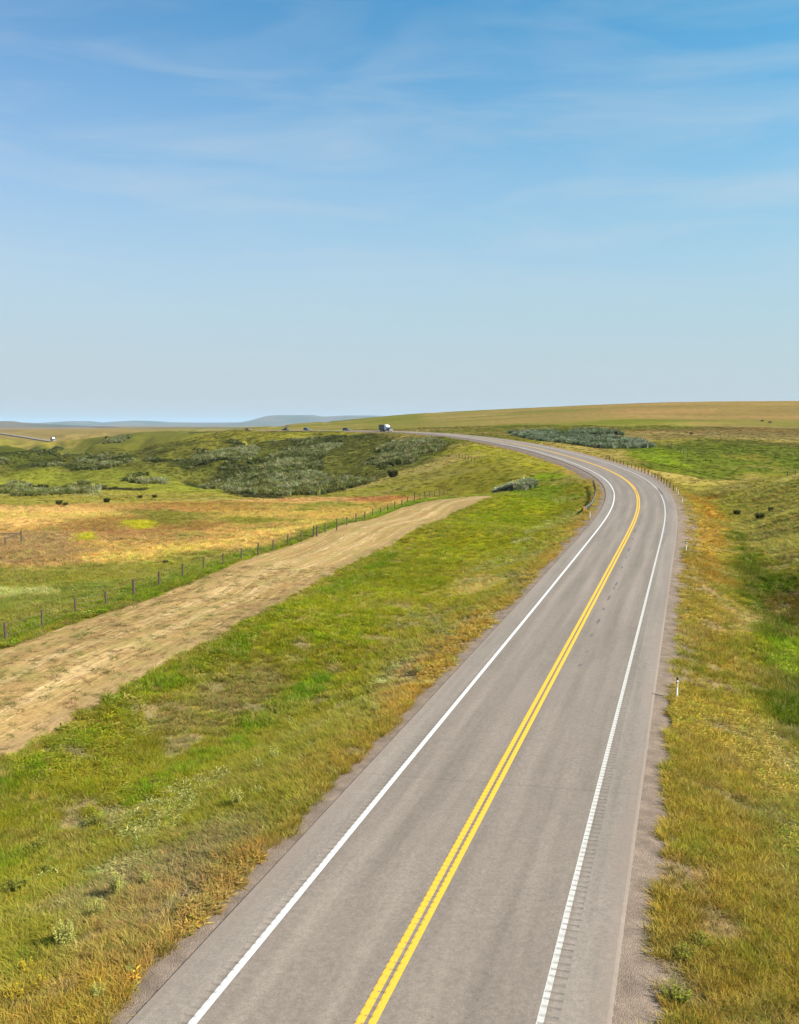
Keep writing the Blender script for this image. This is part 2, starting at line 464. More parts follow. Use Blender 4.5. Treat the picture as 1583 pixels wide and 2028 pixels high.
zone([(1420, 1500), (1500, 1490), (1570, 1490), (1570, 1530), (1480, 1545)], (192, 168, 120), .8, .2)
zone([(1440, 1440), (1490, 1430), (1530, 1500), (1583, 1640), (1560, 1680), (1500, 1600)], (152, 154, 80), 1.0, .3)
zone([(1330, 1700), (1420, 1680), (1460, 1850), (1400, 1960), (1320, 1900)], (158, 128, 40), 1.0, .4)


zone([(1410, 959), (1460, 963), (1500, 957.5), (1583, 938), (1700, 930), (1700, 944), (1583, 950), (1500, 966), (1450, 970)], (188, 168, 92), 2, .3)


def in_poly(pg, x, y):
    ins = np.zeros(x.shape, bool); d = np.full(x.shape, 1e9)
    for i in range(len(pg)):
        x1, y1 = pg[i]; x2, y2 = pg[(i + 1) % len(pg)]
        c = ((y1 > y) != (y2 > y))
        ins ^= c & (x < (x2 - x1) * (y - y1) / (y2 - y1 + 1e-12) + x1)
        ex, ey = x2 - x1, y2 - y1
        t = np.clip(((x - x1) * ex + (y - y1) * ey) / (ex * ex + ey * ey + 1e-12), 0, 1)
        d = np.minimum(d, np.hypot(x - x1 - t * ex, y - y1 - t * ey))
    return np.where(ins, d, -d)


def cover(x, y, sd=None):
    """colour, grass height, density of the ground cover"""
    x = np.asarray(x, float).ravel(); y = np.asarray(y, float).ravel()
    if sd is None:
        sd = road_sd(x, y)
    d, si = sd
    r = np.hypot(x, y)
    n_big = fbm(x, y, 40, 4, 41)
    n_mid = fbm(x, y, 7, 4, 43)
    c = np.empty((len(x), 3))
    a, b = srgb(140, 142, 52), srgb(172, 150, 78)
    t = ss(.4, .62, n_big)[:, None]
    c[:] = a * (1 - t) + b * t
    far = ss(1500, 4000, r)[:, None]
    t = ss(.42, .6, fbm(x, y, 900, 4, 47))[:, None]
    c = c * (1 - far) + far * (srgb(178, 140, 100) * (1 - t) + srgb(118, 120, 66) * t)
    hg = np.full(x.shape, .35); de = np.ones(x.shape)
    for pg, col, soft, h_, d_, nz, stg in ZONES:
        lo = pg.min(0) - soft * 3; hi = pg.max(0) + soft * 3
        m = np.where((x > lo[0]) & (x < hi[0]) & (y > lo[1]) & (y < hi[1]))[0]
        if len(m) == 0:
            continue
        xm, ym = x[m], y[m]
        q = in_poly(pg, xm, ym) / soft + nz * (fbm(xm, ym, soft * 2.2, 4, 53, .65) - .5) * 4.5
        w = ss(-.8, .8, q) * stg
        c[m] = c[m] * (1 - w[:, None]) + col * w[:, None]
        if h_ is not None:
            hg[m] = hg[m] * (1 - w) + h_ * w
        if d_ is not None:
            de[m] = de[m] * (1 - w) + d_ * w
    # dry seeding grass along both edges of the road
    for sgn, col, c0, c1 in ((-1, (200, 148, 66), 5.4, 6.9), (1, (182, 146, 58), 5.9, 9.6)):
        dd = d * sgn
        q = ss(c0 - .6, c0 + .3, dd) * (1 - ss(c1 - 1.5, c1 + 2.5, dd + (fbm(x, y, 5, 3, 59) - .5) * 6)) * (r < 700)
        w = (q * .70)[:, None]
        c = c * (1 - w) + srgb(*col) * w
        hg = hg * (1 - q) + .40 * q
    farw = ss(60, 160, r)
    w = (ss(.46, .62, fbm(x * .35, y, 38, 4, 109)) * .5 * ss(330, 480, r) * (1 - ss(1100, 1500, r)) * ss(10, 60, x))[:, None]
    c = c * (1 - w) + srgb(192, 148, 88) * w
    # patchiness: greener, drier and earthier blots
    v = fbm(x, y, 3.2, 4, 61, .6) * (1 - farw) + farw * fbm(x * .45, y * 1.0, 15, 4, 61, .6)
    nearw = (1 - .75 * ss(150, 450, r))
    t = (ss(.54, .72, v) * .5 * nearw)[:, None]
    c = c * (1 - t) + (c * np.array([.80, 1.0, .62])) * t
    t = (ss(.46, .28, v) * .55 * nearw)[:, None]
    c = c * (1 - t) + (c * .55 + srgb(168, 142, 110) * .45) * t
    bare = ss(.60, .74, fbm(x, y, 2.1, 4, 67, .6)) * (1 - ss(60, 140, r)) * (np.abs(d) < 26) * .75
    c = c * (1 - bare[:, None]) + srgb(172, 146, 112) * bare[:, None]
    hg = hg * (1 - .6 * bare); de = de * (1 - .8 * bare)
    n_mid = n_mid * (1 - farw) + farw * fbm(x * .4, y, 26, 4, 43)
    c = c * (0.76 + .48 * n_mid)[:, None] * 1.0
    tan = ss(.80, 1.35, c[:, 0] / np.maximum(c[:, 1], 1e-4))[:, None]
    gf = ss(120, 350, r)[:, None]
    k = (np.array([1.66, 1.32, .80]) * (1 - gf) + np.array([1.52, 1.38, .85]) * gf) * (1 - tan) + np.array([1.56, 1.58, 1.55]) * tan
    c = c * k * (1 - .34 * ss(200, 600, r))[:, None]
    return np.clip(c, 0.002, .6), hg, de


# ------------------------------------------------------------------ mesh and material helpers
def link(o, parent=None):
    COL.objects.link(o)
    if parent is not None:
        o.parent = parent
    return o


def tag(o, label=None, cat=None, group=None, kind=None):
    for k, v in (('label', label), ('category', cat), ('group', group), ('kind', kind)):
        if v:
            o[k] = v
    return o


def grid_mesh(name, V, nr, nc, mat, attrs=None, smooth=True, parent=None, wrap=False):
    me = bpy.data.meshes.new(name)
    i = np.arange(nr - 1)[:, None] * nc + np.arange(nc - 1)[None]
    q = np.stack([i, i + 1, i + nc + 1, i + nc], -1).reshape(-1, 4)
    if wrap:
        e = np.arange(nr - 1) * nc
        q = np.concatenate([q, np.stack([e + nc - 1, e, e + nc, e + 2 * nc - 1], 1)])
    me.vertices.add(len(V)); me.vertices.foreach_set('co', np.asarray(V, np.float32).ravel())
    me.loops.add(q.size); me.loops.foreach_set('vertex_index', q.ravel().astype(np.int32))
    me.polygons.add(len(q)); me.polygons.foreach_set('loop_start', np.arange(0, q.size, 4, dtype=np.int32))
    me.polygons.foreach_set('use_smooth', np.full(len(q), smooth))
    for an, (tp, arr) in (attrs or {}).items():
        at = me.attributes.new(an, tp, 'POINT')
        at.data.foreach_set('color' if tp == 'FLOAT_COLOR' else 'vector' if tp == 'FLOAT_VECTOR' else 'value', np.asarray(arr, np.float32).ravel())
    me.update(calc_edges=True); me.validate()
    me.materials.append(mat)
    return link(bpy.data.objects.new(name, me), parent)


def rgba(c):
    return np.concatenate([c, np.ones((len(c), 1))], 1)


class NT:
    """small node-tree writer"""

    def __init__(s, name):
        s.m = bpy.data.materials.new(name)
        s.m.use_nodes = True
        s.t = s.m.node_tree
        s.t.nodes.clear()
        s.out = s.n('ShaderNodeOutputMaterial')

    def n(s, t, ins=None, **k):
        n = s.t.nodes.new(t)
        for a, b in k.items():
            setattr(n, a, b)
        for a, b in (ins or {}).items():
            if isinstance(b, bpy.types.NodeSocket):
                s.t.links.new(b, n.inputs[a])
            else:
                n.inputs[a].default_value = b
        return n

    def l(s, a, b):
        s.t.links.new(a, b)

    def noise(s, vec, scale, detail=4, rough=.6):
        return s.n('ShaderNodeTexNoise', {'Vector': vec, 'Scale': scale, 'Detail': detail, 'Roughness': rough}).outputs['Fac']

    def rng(s, v, a, b, c, d):
        return s.n('ShaderNodeMapRange', {'Value': v, 'From Min': a, 'From Max': b, 'To Min': c, 'To Max': d}).outputs['Result']

    def math(s, op, a, b=0.0):
        return s.n('ShaderNodeMath', {0: a, 1: b}, operation=op).outputs[0]

    def mul(s, col, fac):
        m = s.n('ShaderNodeMix', {0: 1.0, 6: col, 7: fac}, data_type='RGBA', blend_type='MULTIPLY')
        return m.outputs[2]

    def mix(s, fac, a, b):
        return s.n('ShaderNodeMix', {0: fac, 6: a, 7: b}, data_type='RGBA').outputs[2]

    def bsdf(s, col, rough=.9, spec=.15, normal=None, **k):
        ins = {'Base Color': col, 'Roughness': rough, 'Specular IOR Level': spec}
        ins.update(k)
        b = s.n('ShaderNodeBsdfPrincipled', ins)
        if normal is not None:
            s.l(normal, b.inputs['Normal'])
        s.l(b.outputs[0], s.out.inputs['Surface'])
        return b

    def bump(s, h, strength=.5, dist=.1):
        return s.n('ShaderNodeBump', {'Height': h, 'Strength': strength, 'Distance': dist}).outputs[0]


def simple(name, col, rough=.6, spec=.3, var=.25, scale=6.0, metal=0.0):
    """one paint or fabric with a little procedural wear"""
    t = NT(name)
    v = t.n('ShaderNodeTexCoord').outputs['Object']
    f = t.rng(t.noise(v, scale, 5), .25, .75, 1 - var, 1 + var)
    t.bsdf(t.mul((*col, 1), f), rough, spec, Metallic=metal)
    return t.m


# ground
t = NT('ground_cover')
pos = t.n('ShaderNodeNewGeometry').outputs['Position']
col = t.n('ShaderNodeAttribute', attribute_name='Col').outputs['Color']
st_ = t.n('ShaderNodeMapping', {'Vector': pos, 'Scale': (1.0, .55, .8)}).outputs[0]
fa = t.rng(t.noise(st_, 2.4, 6, .7), .3, .7, .62, 1.38)
fb = t.rng(t.noise(st_, .22, 5, .65), .3, .7, .78, 1.22)
fc = t.rng(t.noise(st_, 11, 3, .6), .3, .7, .8, 1.2)
fa = t.math('POWER', fa, .7)
c = t.mul(t.mul(t.mul(col, fa), fb), fc)
dry = t.mix(t.rng(t.noise(pos, .9, 5, .7), .52, .7, 0, .4), c, t.mul(c, (1.35, 1.05, .9, 1)))
t.bsdf(dry, 1.0, .05, t.bump(t.noise(st_, 3.0, 6, .75), .9, .25))
M_GROUND = t.m

# road surface: attribute sd = (station, offset, 0)
t = NT('asphalt')
sd_ = t.n('ShaderNodeAttribute', attribute_name='sd').outputs['Vector']
pos = t.n('ShaderNodeNewGeometry').outputs['Position']
sp = t.n('ShaderNodeSeparateXYZ', {'Vector': sd_})
off = sp.outputs['Y']
stretch = t.n('ShaderNodeMapping', {'Vector': sd_, 'Scale': (.06, 1.3, 1)}).outputs[0]
aoff = t.math('ABSOLUTE', off)
agg = t.rng(t.noise(pos, 30, 3, .75), .3, .7, .74, 1.26)
agg2 = t.rng(t.noise(pos, 9, 4, .7), .3, .7, .89, 1.11)
big = t.rng(t.noise(stretch, 1.0, 5, .6), .3, .7, .84, 1.16)
lane = (.188, .153, .124, 1)
should = (.212, .176, .145, 1)
edgej = t.math('ADD', aoff, t.rng(t.noise(sd_, .8, 4), .3, .7, -.06, .06))
c = t.mix(t.rng(edgej, 3.78, 3.90, 0, 1), lane, should)
# wheel paths, polished a little paler; oil strip between them
wp = t.math('ABSOLUTE', t.math('SUBTRACT', t.math('ABSOLUTE', t.math('SUBTRACT', aoff, 1.85)), .85))
c = t.mul(c, t.rng(wp, 0, .5, 1.07, .93))
# joint between paving passes and fine transverse cracks
c = t.mul(t.mul(t.mul(c, agg), agg2), big)
vcr = t.n('ShaderNodeTexVoronoi', {'Vector': t.n('ShaderNodeMapping', {'Vector': sd_, 'Scale': (.045, .008, 1)}).outputs[0], 'Scale': 1.0}, feature='DISTANCE_TO_EDGE').outputs['Distance']
c = t.mul(c, t.rng(vcr, 0, .0009, .80, 1))
gd = t.n('ShaderNodeAttribute', attribute_name='groove').outputs['Fac']
c = t.mul(c, t.rng(t.noise(sd_, .55, 5, .65), .3, .7, .96, 1.04))
c = t.mul(c, t.rng(t.noise(pos, 4.5, 3, .6), .3, .7, .93, 1.07))
c = t.mul(c, t.rng(t.n('ShaderNodeTexVoronoi', {'Vector': pos, 'Scale': 1.7}).outputs['Distance'], .035, .06, .72, 1))
c = t.mul(c, t.rng(gd, .2, 1, 1, .66))
dirt = t.rng(t.math('ADD', aoff, t.rng(t.noise(sd_, .5, 5), .3, .7, -.35, .35)), 4.5, 5.2, 0, .55)
c = t.mix(dirt, c, (.215, .165, .130, 1))
t.bsdf(c, .88, .25, t.bump(t.noise(pos, 40, 3, .7), .35, .01))
M_ASPH = t.m

t = NT('gravel')
pos = t.n('ShaderNodeNewGeometry').outputs['Position']
vo = t.n('ShaderNodeTexVoronoi', {'Vector': pos, 'Scale': 32.0})
c = t.mix(vo.outputs['Color'], (.16, .12, .092, 1), (.24, .18, .135, 1))
c = t.mul(c, t.rng(t.noise(pos, 1.2, 6, .7), .3, .7, .65, 1.3))
t.bsdf(c, 1.0, .1, t.bump(vo.outputs['Distance'], .6, .03))
M_GRAVEL = t.m


def paint(name, col, wear, notch=.72):
    t = NT(name)
    pos = t.n('ShaderNodeNewGeometry').outputs['Position']
    sd_ = t.n('ShaderNodeAttribute', attribute_name='sd').outputs['Vector']
    gd = t.n('ShaderNodeAttribute', attribute_name='groove').outputs['Fac']
    w = t.rng(t.noise(pos, 18, 5, .75), .5 - wear, .62, 1, 0)
    w2 = t.rng(t.noise(t.n('ShaderNodeMapping', {'Vector': sd_, 'Scale': (.25, 4, 1)}).outputs[0], 1, 4), .55, .75, 0, wear * 2)
    c = t.mix(t.math('MAXIMUM', t.rng(w, 0, 1, 0, wear * 3), w2), (*col, 1), (.20, .17, .15, 1))
    c = t.mul(c, t.rng(gd, 0, 1, 1, notch))
    t.bsdf(c, .7, .3)
    return t.m


M_WHITE = paint('white_road_paint', (.62, .60, .57), .10)
M_WWORN = paint('worn_white_road_paint', (.52, .50, .46), .28, .42)
M_YELL = paint('yellow_road_paint', (.72, .40, .012), .10)
M_PATCH = simple('sealed_tar', (.12, .105, .10), .7, .3)

# ------------------------------------------------------------------ ground sheet
fr = np.radians(np.arange(-33, 33.01, 0.085))
bk = np.radians(np.r_[np.arange(36, 325, 6.0)])
ang = np.r_[fr, bk]
rad = np.r_[1.0, 4.0, np.exp(np.arange(math.log(9), math.log(1500), 0.0105)), np.exp(np.linspace(math.log(1500), math.log(42000), 110))[1:]]
AA, RR = np.meshgrid(ang, rad)
gx = (RR * np.sin(AA)).ravel(); gy = (RR * np.cos(AA)).ravel()
gsd = road_sd(gx, gy)
gz = height(gx, gy, gsd)
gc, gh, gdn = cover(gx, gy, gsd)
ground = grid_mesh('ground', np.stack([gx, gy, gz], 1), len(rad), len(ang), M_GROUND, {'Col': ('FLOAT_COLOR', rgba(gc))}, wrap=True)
tag(ground, 'rolling prairie of green and dry grass on both sides of the road', None, None, 'structure')

# ------------------------------------------------------------------ road
SD0 = float(S[0])
s0 = int(np.argmin(np.hypot(RC[:, 0] + 1.5, RC[:, 1] - 14)))      # station just below the frame
stn = [max(0, s0 - 60.0)]
while stn[-1] < len(RC) - 3:
    q = stn[-1] - s0
    stn.append(stn[-1] + (1.0 if q < 0 else .07 if q < 85 else .14 if q < 140 else .6 if q < 300 else 3.0))
stn = np.array(stn)


def rp(arr):
    return np.stack([np.interp(stn, np.arange(len(RC)), arr[:, i]) for i in range(arr.shape[1])], 1)


rC, rN = rp(RC), rp(N)
rB = np.interp(stn, np.arange(len(RC)), BANK)
PERIOD = .30
ph = (stn / PERIOD) % 1.0
gprof = np.where(ph < .36, np.sin(ph / .36 * math.pi), 0) * (stn - s0 < 150) * (stn > s0 - 2)


def strip(name, offs, mat, parent, lift=0.0, grooves=(), s_from=0, s_to=1e9, jitter=0.0, drop=None):
    m = (stn >= s_from) & (stn <= s_to)
    k = np.where(m)[0]
    V = []; SDv = []; G = []
    rr = np.hypot(rC[k, 0], rC[k, 1])
    for j, o in enumerate(offs):
        oo = np.full(len(k), float(o))
        if jitter and abs(o) > 5.4:
            oo = oo + (fbm(stn[k], np.full(len(k), 3.0 + j * 7), 1.1, 3, 71) - .5) * jitter
        g = np.zeros(len(k))
        for a, b in grooves:
            if a <= o <= b:
                g = gprof[k]
        z = rC[k, 2] + rB[k] * np.clip(oo, -7, 7) - np.minimum(np.abs(oo), 5.2) * .012 * 0 + lift * (1 + rr * .006) - .008 * g
        if drop is not None:
            z = z - drop[j]
        V.append(np.stack([rC[k, 0] + rN[k, 0] * oo, rC[k, 1] + rN[k, 1] * oo, z], 1))
        SDv.append(np.stack([stn[k], oo, oo * 0], 1)); G.append(g)
    V = np.stack(V, 1).reshape(-1, 3); SDv = np.stack(SDv, 1).reshape(-1, 3); G = np.stack(G, 1).ravel()
    return grid_mesh(name, V, len(k), len(offs), mat, {'sd': ('FLOAT_VECTOR', SDv), 'groove': ('FLOAT', G)}, smooth=True, parent=parent)


GRV = [(3.62, 4.06), (-4.02, -3.72), (-.29, -.215), (-.06, .075)]
asph_off = [-5.06, -5.05, -5.04, -4.6, -4.04, -4.03, -4.02, -3.72, -3.71, -3.70, -2, -.31, -.30, -.29, -.215, -.205, -.195, -.08, -.07, -.06, .075, .085, .095, 2, 3.60, 3.61, 3.62, 4.06, 4.07, 4.08, 4.6, 5.09, 5.1, 5.2]
road = strip('road', asph_off, M_ASPH, None, 0, GRV, drop=[.06] + [0] * 32 + [.03])
tag(road, 'two lane asphalt highway sweeping right and then curving left', None, None, 'structure')
strip('edge_line', [-3.77, -3.72, -3.715, -3.71, -3.58], M_WHITE, road, .004, GRV)['label'] = 'solid white edge line on the left side'
strip('edge_line', [3.60, 3.61, 3.62, 3.76], M_WWORN, road, .004, GRV)['label'] = 'worn white edge line with rumble notches on the right side'
strip('centre_line', [-.24, -.215, -.21, -.20, -.05], M_YELL, road, .004, GRV)
strip('centre_line', [.045, .075, .08, .09, .225], M_YELL, road, .004, GRV)
gl = strip('gravel_shoulder', [-7.3, -6.2, -5.6, -5.0], M_GRAVEL, road, -.03, (), 0, s0 + 600, .5, [.42, .10, .03, .015])
gr_ = strip('gravel_shoulder', [5.0, 5.6, 6.4, 7.6], M_GRAVEL, road, -.008, (), 0, s0 + 600, .5, [.015, .035, .12, .46])
# tar patches and tyre scuffs in the right lane
bm = bmesh.new()
for px, py, ln in [(1148, 1325, .5), (1163, 1296, .3), (1172, 1262, .7), (1184, 1238, 1.6), (1196, 1210, .9), (1206, 1190, 2.2), (1216, 1170, 1.0), (1222, 1158, 2.2), (1232, 1128, 1.2), (1240, 1108, 1.5),
                   (1246, 1092, 3.0), (1254, 1070, 1.5), (1258, 1055, 3.0), (1266, 1040, 2.0), (1270, 1025, 4)]:
    p = P(px, py)
    d_, i_ = road_sd([p.x], [p.y])
    k = int(i_[0]); d0 = float(d_[0])
    pts = []
    wv = .09
    for u, v in ((-.5, -.6), (-.2, -1), (.3, -.8), (.5, 0), (.3, .9), (-.25, 1)):
        kk = min(len(RC) - 2, max(0, k + u * ln)); k0 = int(kk); f_ = kk - k0
        c0 = RC[k0] * (1 - f_) + RC[k0 + 1] * f_
        o = d0 + v * wv * random.uniform(.8, 1.2)
        pts.append(bm.verts.new((c0[0] + N[k0, 0] * o, c0[1] + N[k0, 1] * o, c0[2] + BANK[k0] * o + .006 + .00003 * p.y)))
    bm.faces.new(pts)
bm.normal_update()
me = bpy.data.meshes.new('tar_patch'); bm.to_mesh(me); bm.free(); me.materials.append(M_PATCH)
link(bpy.data.objects.new('tar_patch', me), road)

# ------------------------------------------------------------------ mown track
t = NT('mown_hay')
pos = t.n('ShaderNodeNewGeometry').outputs['Position']
uv = t.n('ShaderNodeAttribute', attribute_name='sd').outputs['Vector']
sp = t.n('ShaderNodeSeparateXYZ', {'Vector': uv})
stv = t.n('ShaderNodeMapping', {'Vector': uv, 'Scale': (.035, 1.1, 1)}).outputs[0]
stw = t.n('ShaderNodeMapping', {'Vector': uv, 'Scale': (.13, 3.2, 1)}).outputs[0]
c = t.mix(t.rng(t.noise(stv, 1.0, 3, .6), .42, .58, 0, 1), (.235, .150, .066, 1), (.31, .205, .095, 1))
c = t.mix(t.rng(t.noise(stw, 1.0, 5, .7), .54, .66, 0, .9), c, (.46, .33, .175, 1))
for rut in (3.4, 5.3):
    ax = t.math('ABSOLUTE', t.math('SUBTRACT', t.math('ADD', sp.outputs['Y'], t.rng(t.noise(stv, 2.0, 3), .3, .7, -.35, .35)), rut))
    c = t.mix(t.math('MULTIPLY', t.rng(ax, 0, .55, 1, 0), t.rng(t.noise(stw, 2.2, 4), .4, .6, .05, .6)), c, (.55, .41, .25, 1))
c = t.mix(t.rng(sp.outputs['Y'], 6.6, 7.6, 0, .7), c, (.20, .135, .08, 1))
c = t.mix(t.rng(t.noise(pos, .45, 6, .7), .47, .64, 0, .6), c, (.205, .18, .06, 1))
c = t.mul(t.mul(c, t.rng(t.noise(pos, 5, 5, .7), .3, .7, .75, 1.25)), (1.02, 1.0, .86, 1))
stx = t.n('ShaderNodeMapping', {'Vector': uv, 'Scale': (.9, 9, 1)}).outputs[0]
c = t.mul(c, t.rng(t.noise(stx, 1.0, 4, .7), .3, .7, .80, 1.2))
t.bsdf(c, 1.0, .05, t.bump(t.noise(stw, 2.0, 5, .6), .6, .06))
M_TRACK = t.m
tl = np.array([P(*p)[:2] for p in TRACK_L]); tr = np.array([P(*p)[:2] for p in TRACK_R])


def resamp(a, n):
    s_ = np.r_[0, np.cumsum(np.hypot(*np.diff(a, axis=0).T))]
    u = np.linspace(0, s_[-1], n)
    o = np.stack([np.interp(u, s_, a[:, i]) for i in range(2)], 1)
    for _ in range(2):
        pd = np.concatenate([np.repeat(o[:1], 10, 0), o, np.repeat(o[-1:], 10, 0)])
        o = np.stack([np.convolve(pd[:, i], np.ones(21) / 21, 'valid') for i in range(2)], 1)
    return o


nT, nW = 420, 42
TL, TR = resamp(tl, nT), resamp(tr, nT)
u = np.linspace(0, 1, nW)[None, :, None]
TG = TL[:, None] * (1 - u) + TR[:, None] * u
wdt = np.hypot(*(TR - TL).T)
edge = np.minimum(u[0, :, 0], 1 - u[0, :, 0])
jit = (fbm(np.repeat(np.arange(nT) * .4, nW), np.tile(np.arange(nW) * .0, nT), 2.0, 4, 83) - .5).reshape(nT, nW)
tx = TG[..., 0].ravel(); ty = TG[..., 1].ravel()
tz = height(tx, ty).reshape(nT, nW) + .10 - .45 * (1 - ss(0, .05, edge))[None] * (0.6 + jit * 1.6)
ss_len = np.r_[0, np.cumsum(np.hypot(*np.diff(TL, axis=0).T))]
sdv = np.stack([np.repeat(ss_len[:, None], nW, 1), u[0, :, 0][None] * 8.0 + 0 * wdt[:, None], np.zeros((nT, nW))], -1)
track = grid_mesh('mown_track', np.stack([tx, ty, tz.ravel()], 1), nT, nW, M_TRACK, {'sd': ('FLOAT_VECTOR', sdv.reshape(-1, 3))})
tag(track, 'pale mown hay track running beside the fence', None, None, 'structure')
TRACK_POLY = np.concatenate([TL[::6], TR[::-6]])

# creek water
t = NT('creek_water')
pos = t.n('ShaderNodeNewGeometry').outputs['Position']
t.bsdf((.10, .16, .22, 1), .08, .6, t.bump(t.noise(pos, 1.5, 3), .15, .05))
M_WATER = t.m
wp_ = [P(*q) for q in [(52, 966), (58, 963), (66, 962), (74, 965), (80, 968), (70, 969), (58, 969)]]
wz = max(p.z for p in wp_) + .12
bm = bmesh.new()
vs = [bm.verts.new((p.x, p.y, wz)) for p in wp_]
f_ = bm.faces.new(vs)
if f_.normal.z < 0:
    f_.normal_flip()
ex = bmesh.ops.extrude_face_region(bm, geom=[f_])
me = bpy.data.meshes.new('creek_water'); bm.to_mesh(me); bm.free(); me.materials.append(M_WATER)
tag(link(bpy.data.objects.new('creek_water', me)), 'small blue bend of creek on the green valley floor', None, None, 'structure')

# ------------------------------------------------------------------ far ridges and mesa
t = NT('far_hillside')
pos = t.n('ShaderNodeNewGeometry').outputs['Position']
c = t.mix(t.rng(t.noise(pos, .0016, 5), .4, .6, 0, 1), (.12, .095, .065, 1), (.06, .07, .04, 1))
t.bsdf(c, 1.0, .05)
M_FAR = t.m


def ridge(name, prof, Y, depth, label, seed):
    """a long hill: skyline heights along X, falling away in front and behind"""
    q = np.array([unp(px, py, Y) for px, py in prof])
    nx, ny = 260, 28
    x = np.linspace(q[0, 0], q[-1, 0], nx)
    top = np.interp(x, q[:, 0], q[:, 2])
    b0 = -14.0
    v = np.linspace(-1, 1, ny)
    X, Vv = np.meshgrid(x, v)
    prof_v = 1 - ss(.12, 1.0, np.abs(Vv))
    k = fbm(X, Vv * depth, depth * .5, 4, seed)
    Z = b0 + (np.interp(X, x, top) - b0) * prof_v * (1 - .28 * (k - .3) * ss(.05, .3, np.abs(Vv)))
    Yv = Y + Vv * depth + (fbm(X, X * 0, depth * 1.5, 3, seed + 3) - .5) * depth * .5
    o = grid_mesh(name, np.stack([X.ravel(), Yv.ravel(), Z.ravel()], 1), ny, nx, M_FAR)
    tag(o, label, None, None, 'structure')
    return o


ridge('mesa', [(430, 841), (470, 838), (500, 832), (528, 823.5), (545, 822), (620, 822), (640, 825), (690, 823), (740, 823), (790, 825.5), (850, 822), (900, 822), (960, 826), (1040, 832), (1150, 838), (1300, 842)], 15000, 1500, 'long flat topped blue mesa on the horizon', 101)
ridge('hills', [(-500, 838), (-200, 832), (30, 836), (80, 838), (110, 836.5), (150, 834), (180, 834), (205, 837.5), (235, 835), (270, 833), (300, 833.5), (340, 836), (400, 837), (480, 836.5), (560, 839), (640, 842)], 16500, 1400, 'low blue hills along the far left horizon', 107)
ridge('hills', [(-600, 836), (-200, 835), (0, 835), (25, 834), (45, 837), (80, 839.5), (140, 842), (220, 845)], 6500, 700, 'low brown hills at the far left edge', 113)

# ------------------------------------------------------------------ leaf materials and plant prototypes
def leaf_mat(name, attr=None, col=None, tr=.35):
    t = NT(name)
    if attr:
        c = t.n('ShaderNodeAttribute', attribute_name=attr, attribute_type='INSTANCER').outputs['Color']
    else:
        pos = t.n('ShaderNodeTexCoord').outputs['Object']
        c = t.mul((*col, 1), t.rng(t.noise(pos, 6, 3), .3, .7, .65, 1.4))
    d = t.n('ShaderNodeBsdfPrincipled', {'Base Color': c, 'Roughness': .75, 'Specular IOR Level': .2})
    x = t.n('ShaderNodeBsdfTranslucent', {'Color': c})
    m = t.n('ShaderNodeMixShader', {0: tr, 1: d.outputs[0], 2: x.outputs[0]})
    t.l(m.outputs[0], t.out.inputs['Surface'])
    return t.m


M_BLADE = leaf_mat('grass_blade', 'tcol')


def tuft(name, n, spread, h, w, lean, seed, leafy=False):
    r_ = random.Random(seed)
    vs, fs = [], []
    for _ in range(n):
        a = r_.uniform(0, 6.283); rr = spread * math.sqrt(r_.random())
        bx, by = rr * math.cos(a), rr * math.sin(a)
        d = a + r_.gauss(0, .9)
        hh = h * r_.uniform(.45, 1.1); le = lean * r_.uniform(.2, 1.2) * hh
        px, py = -math.sin(d + r_.gauss(0, .8)) * w * .5, math.cos(d + r_.gauss(0, .8)) * w * .5
        dx, dy = math.cos(d) * le, math.sin(d) * le
        i = len(vs)
        if leafy:
            z0 = hh * r_.uniform(.15, .9)
            vs += [(bx, by, z0), (bx + dx * .5 + px, by + dy * .5 + py, z0 + w * r_.uniform(.2, .9)), (bx + dx, by + dy, z0 + w * r_.uniform(.3, 1.2)), (bx + dx * .5 - px, by + dy * .5 - py, z0 + w * r_.uniform(0, .5))]
            fs.append((i, i + 1, i + 2, i + 3))
        else:
            vs += [(bx - px, by - py, -.03), (bx + px, by + py, -.03), (bx + dx * .35 + px * .8, by + dy * .35 + py * .8, hh * .6), (bx + dx * .35 - px * .8, by + dy * .35 - py * .8, hh * .6), (bx + dx, by + dy, hh)]
            fs += [(i, i + 1, i + 2, i + 3), (i + 3, i + 2, i + 4)]
    me = bpy.data.meshes.new(name)
    me.from_pydata(vs, [], fs); me.materials.append(M_BLADE)
    return bpy.data.objects.new(name, me)


def protocol(name, objs):
    c = bpy.data.collections.new(name)
    for o in objs:
        c.objects.link(o)
    return c


C_GRASS = protocol('grass_kinds', [tuft('a_grass', 34, .20, .9, .022, .5, 1), tuft('b_grass', 34, .26, .8, .026, .8, 2), tuft('c_grass', 26, .16, 1.0, .018, .35, 3), tuft('d_weed', 46, .22, .75, .075, .55, 4, True)])
C_CLUMP = protocol('clump_kinds', [tuft('a_clump', 60, .55, .9, .075, .4, 5), tuft('b_clump', 60, .6, .8, .085, .5, 6), tuft('c_clump', 70, .5, .9, .16, .5, 7, True)])
C_SHRUB = protocol('shrub_kinds', [tuft('a_shrub', 150, .8, 1.0, .24, .35, 8, True), tuft('b_shrub', 150, .7, 1.2, .20, .3, 9, True), tuft('c_shrub', 110, .5, 1.3, .13, .25, 10)])


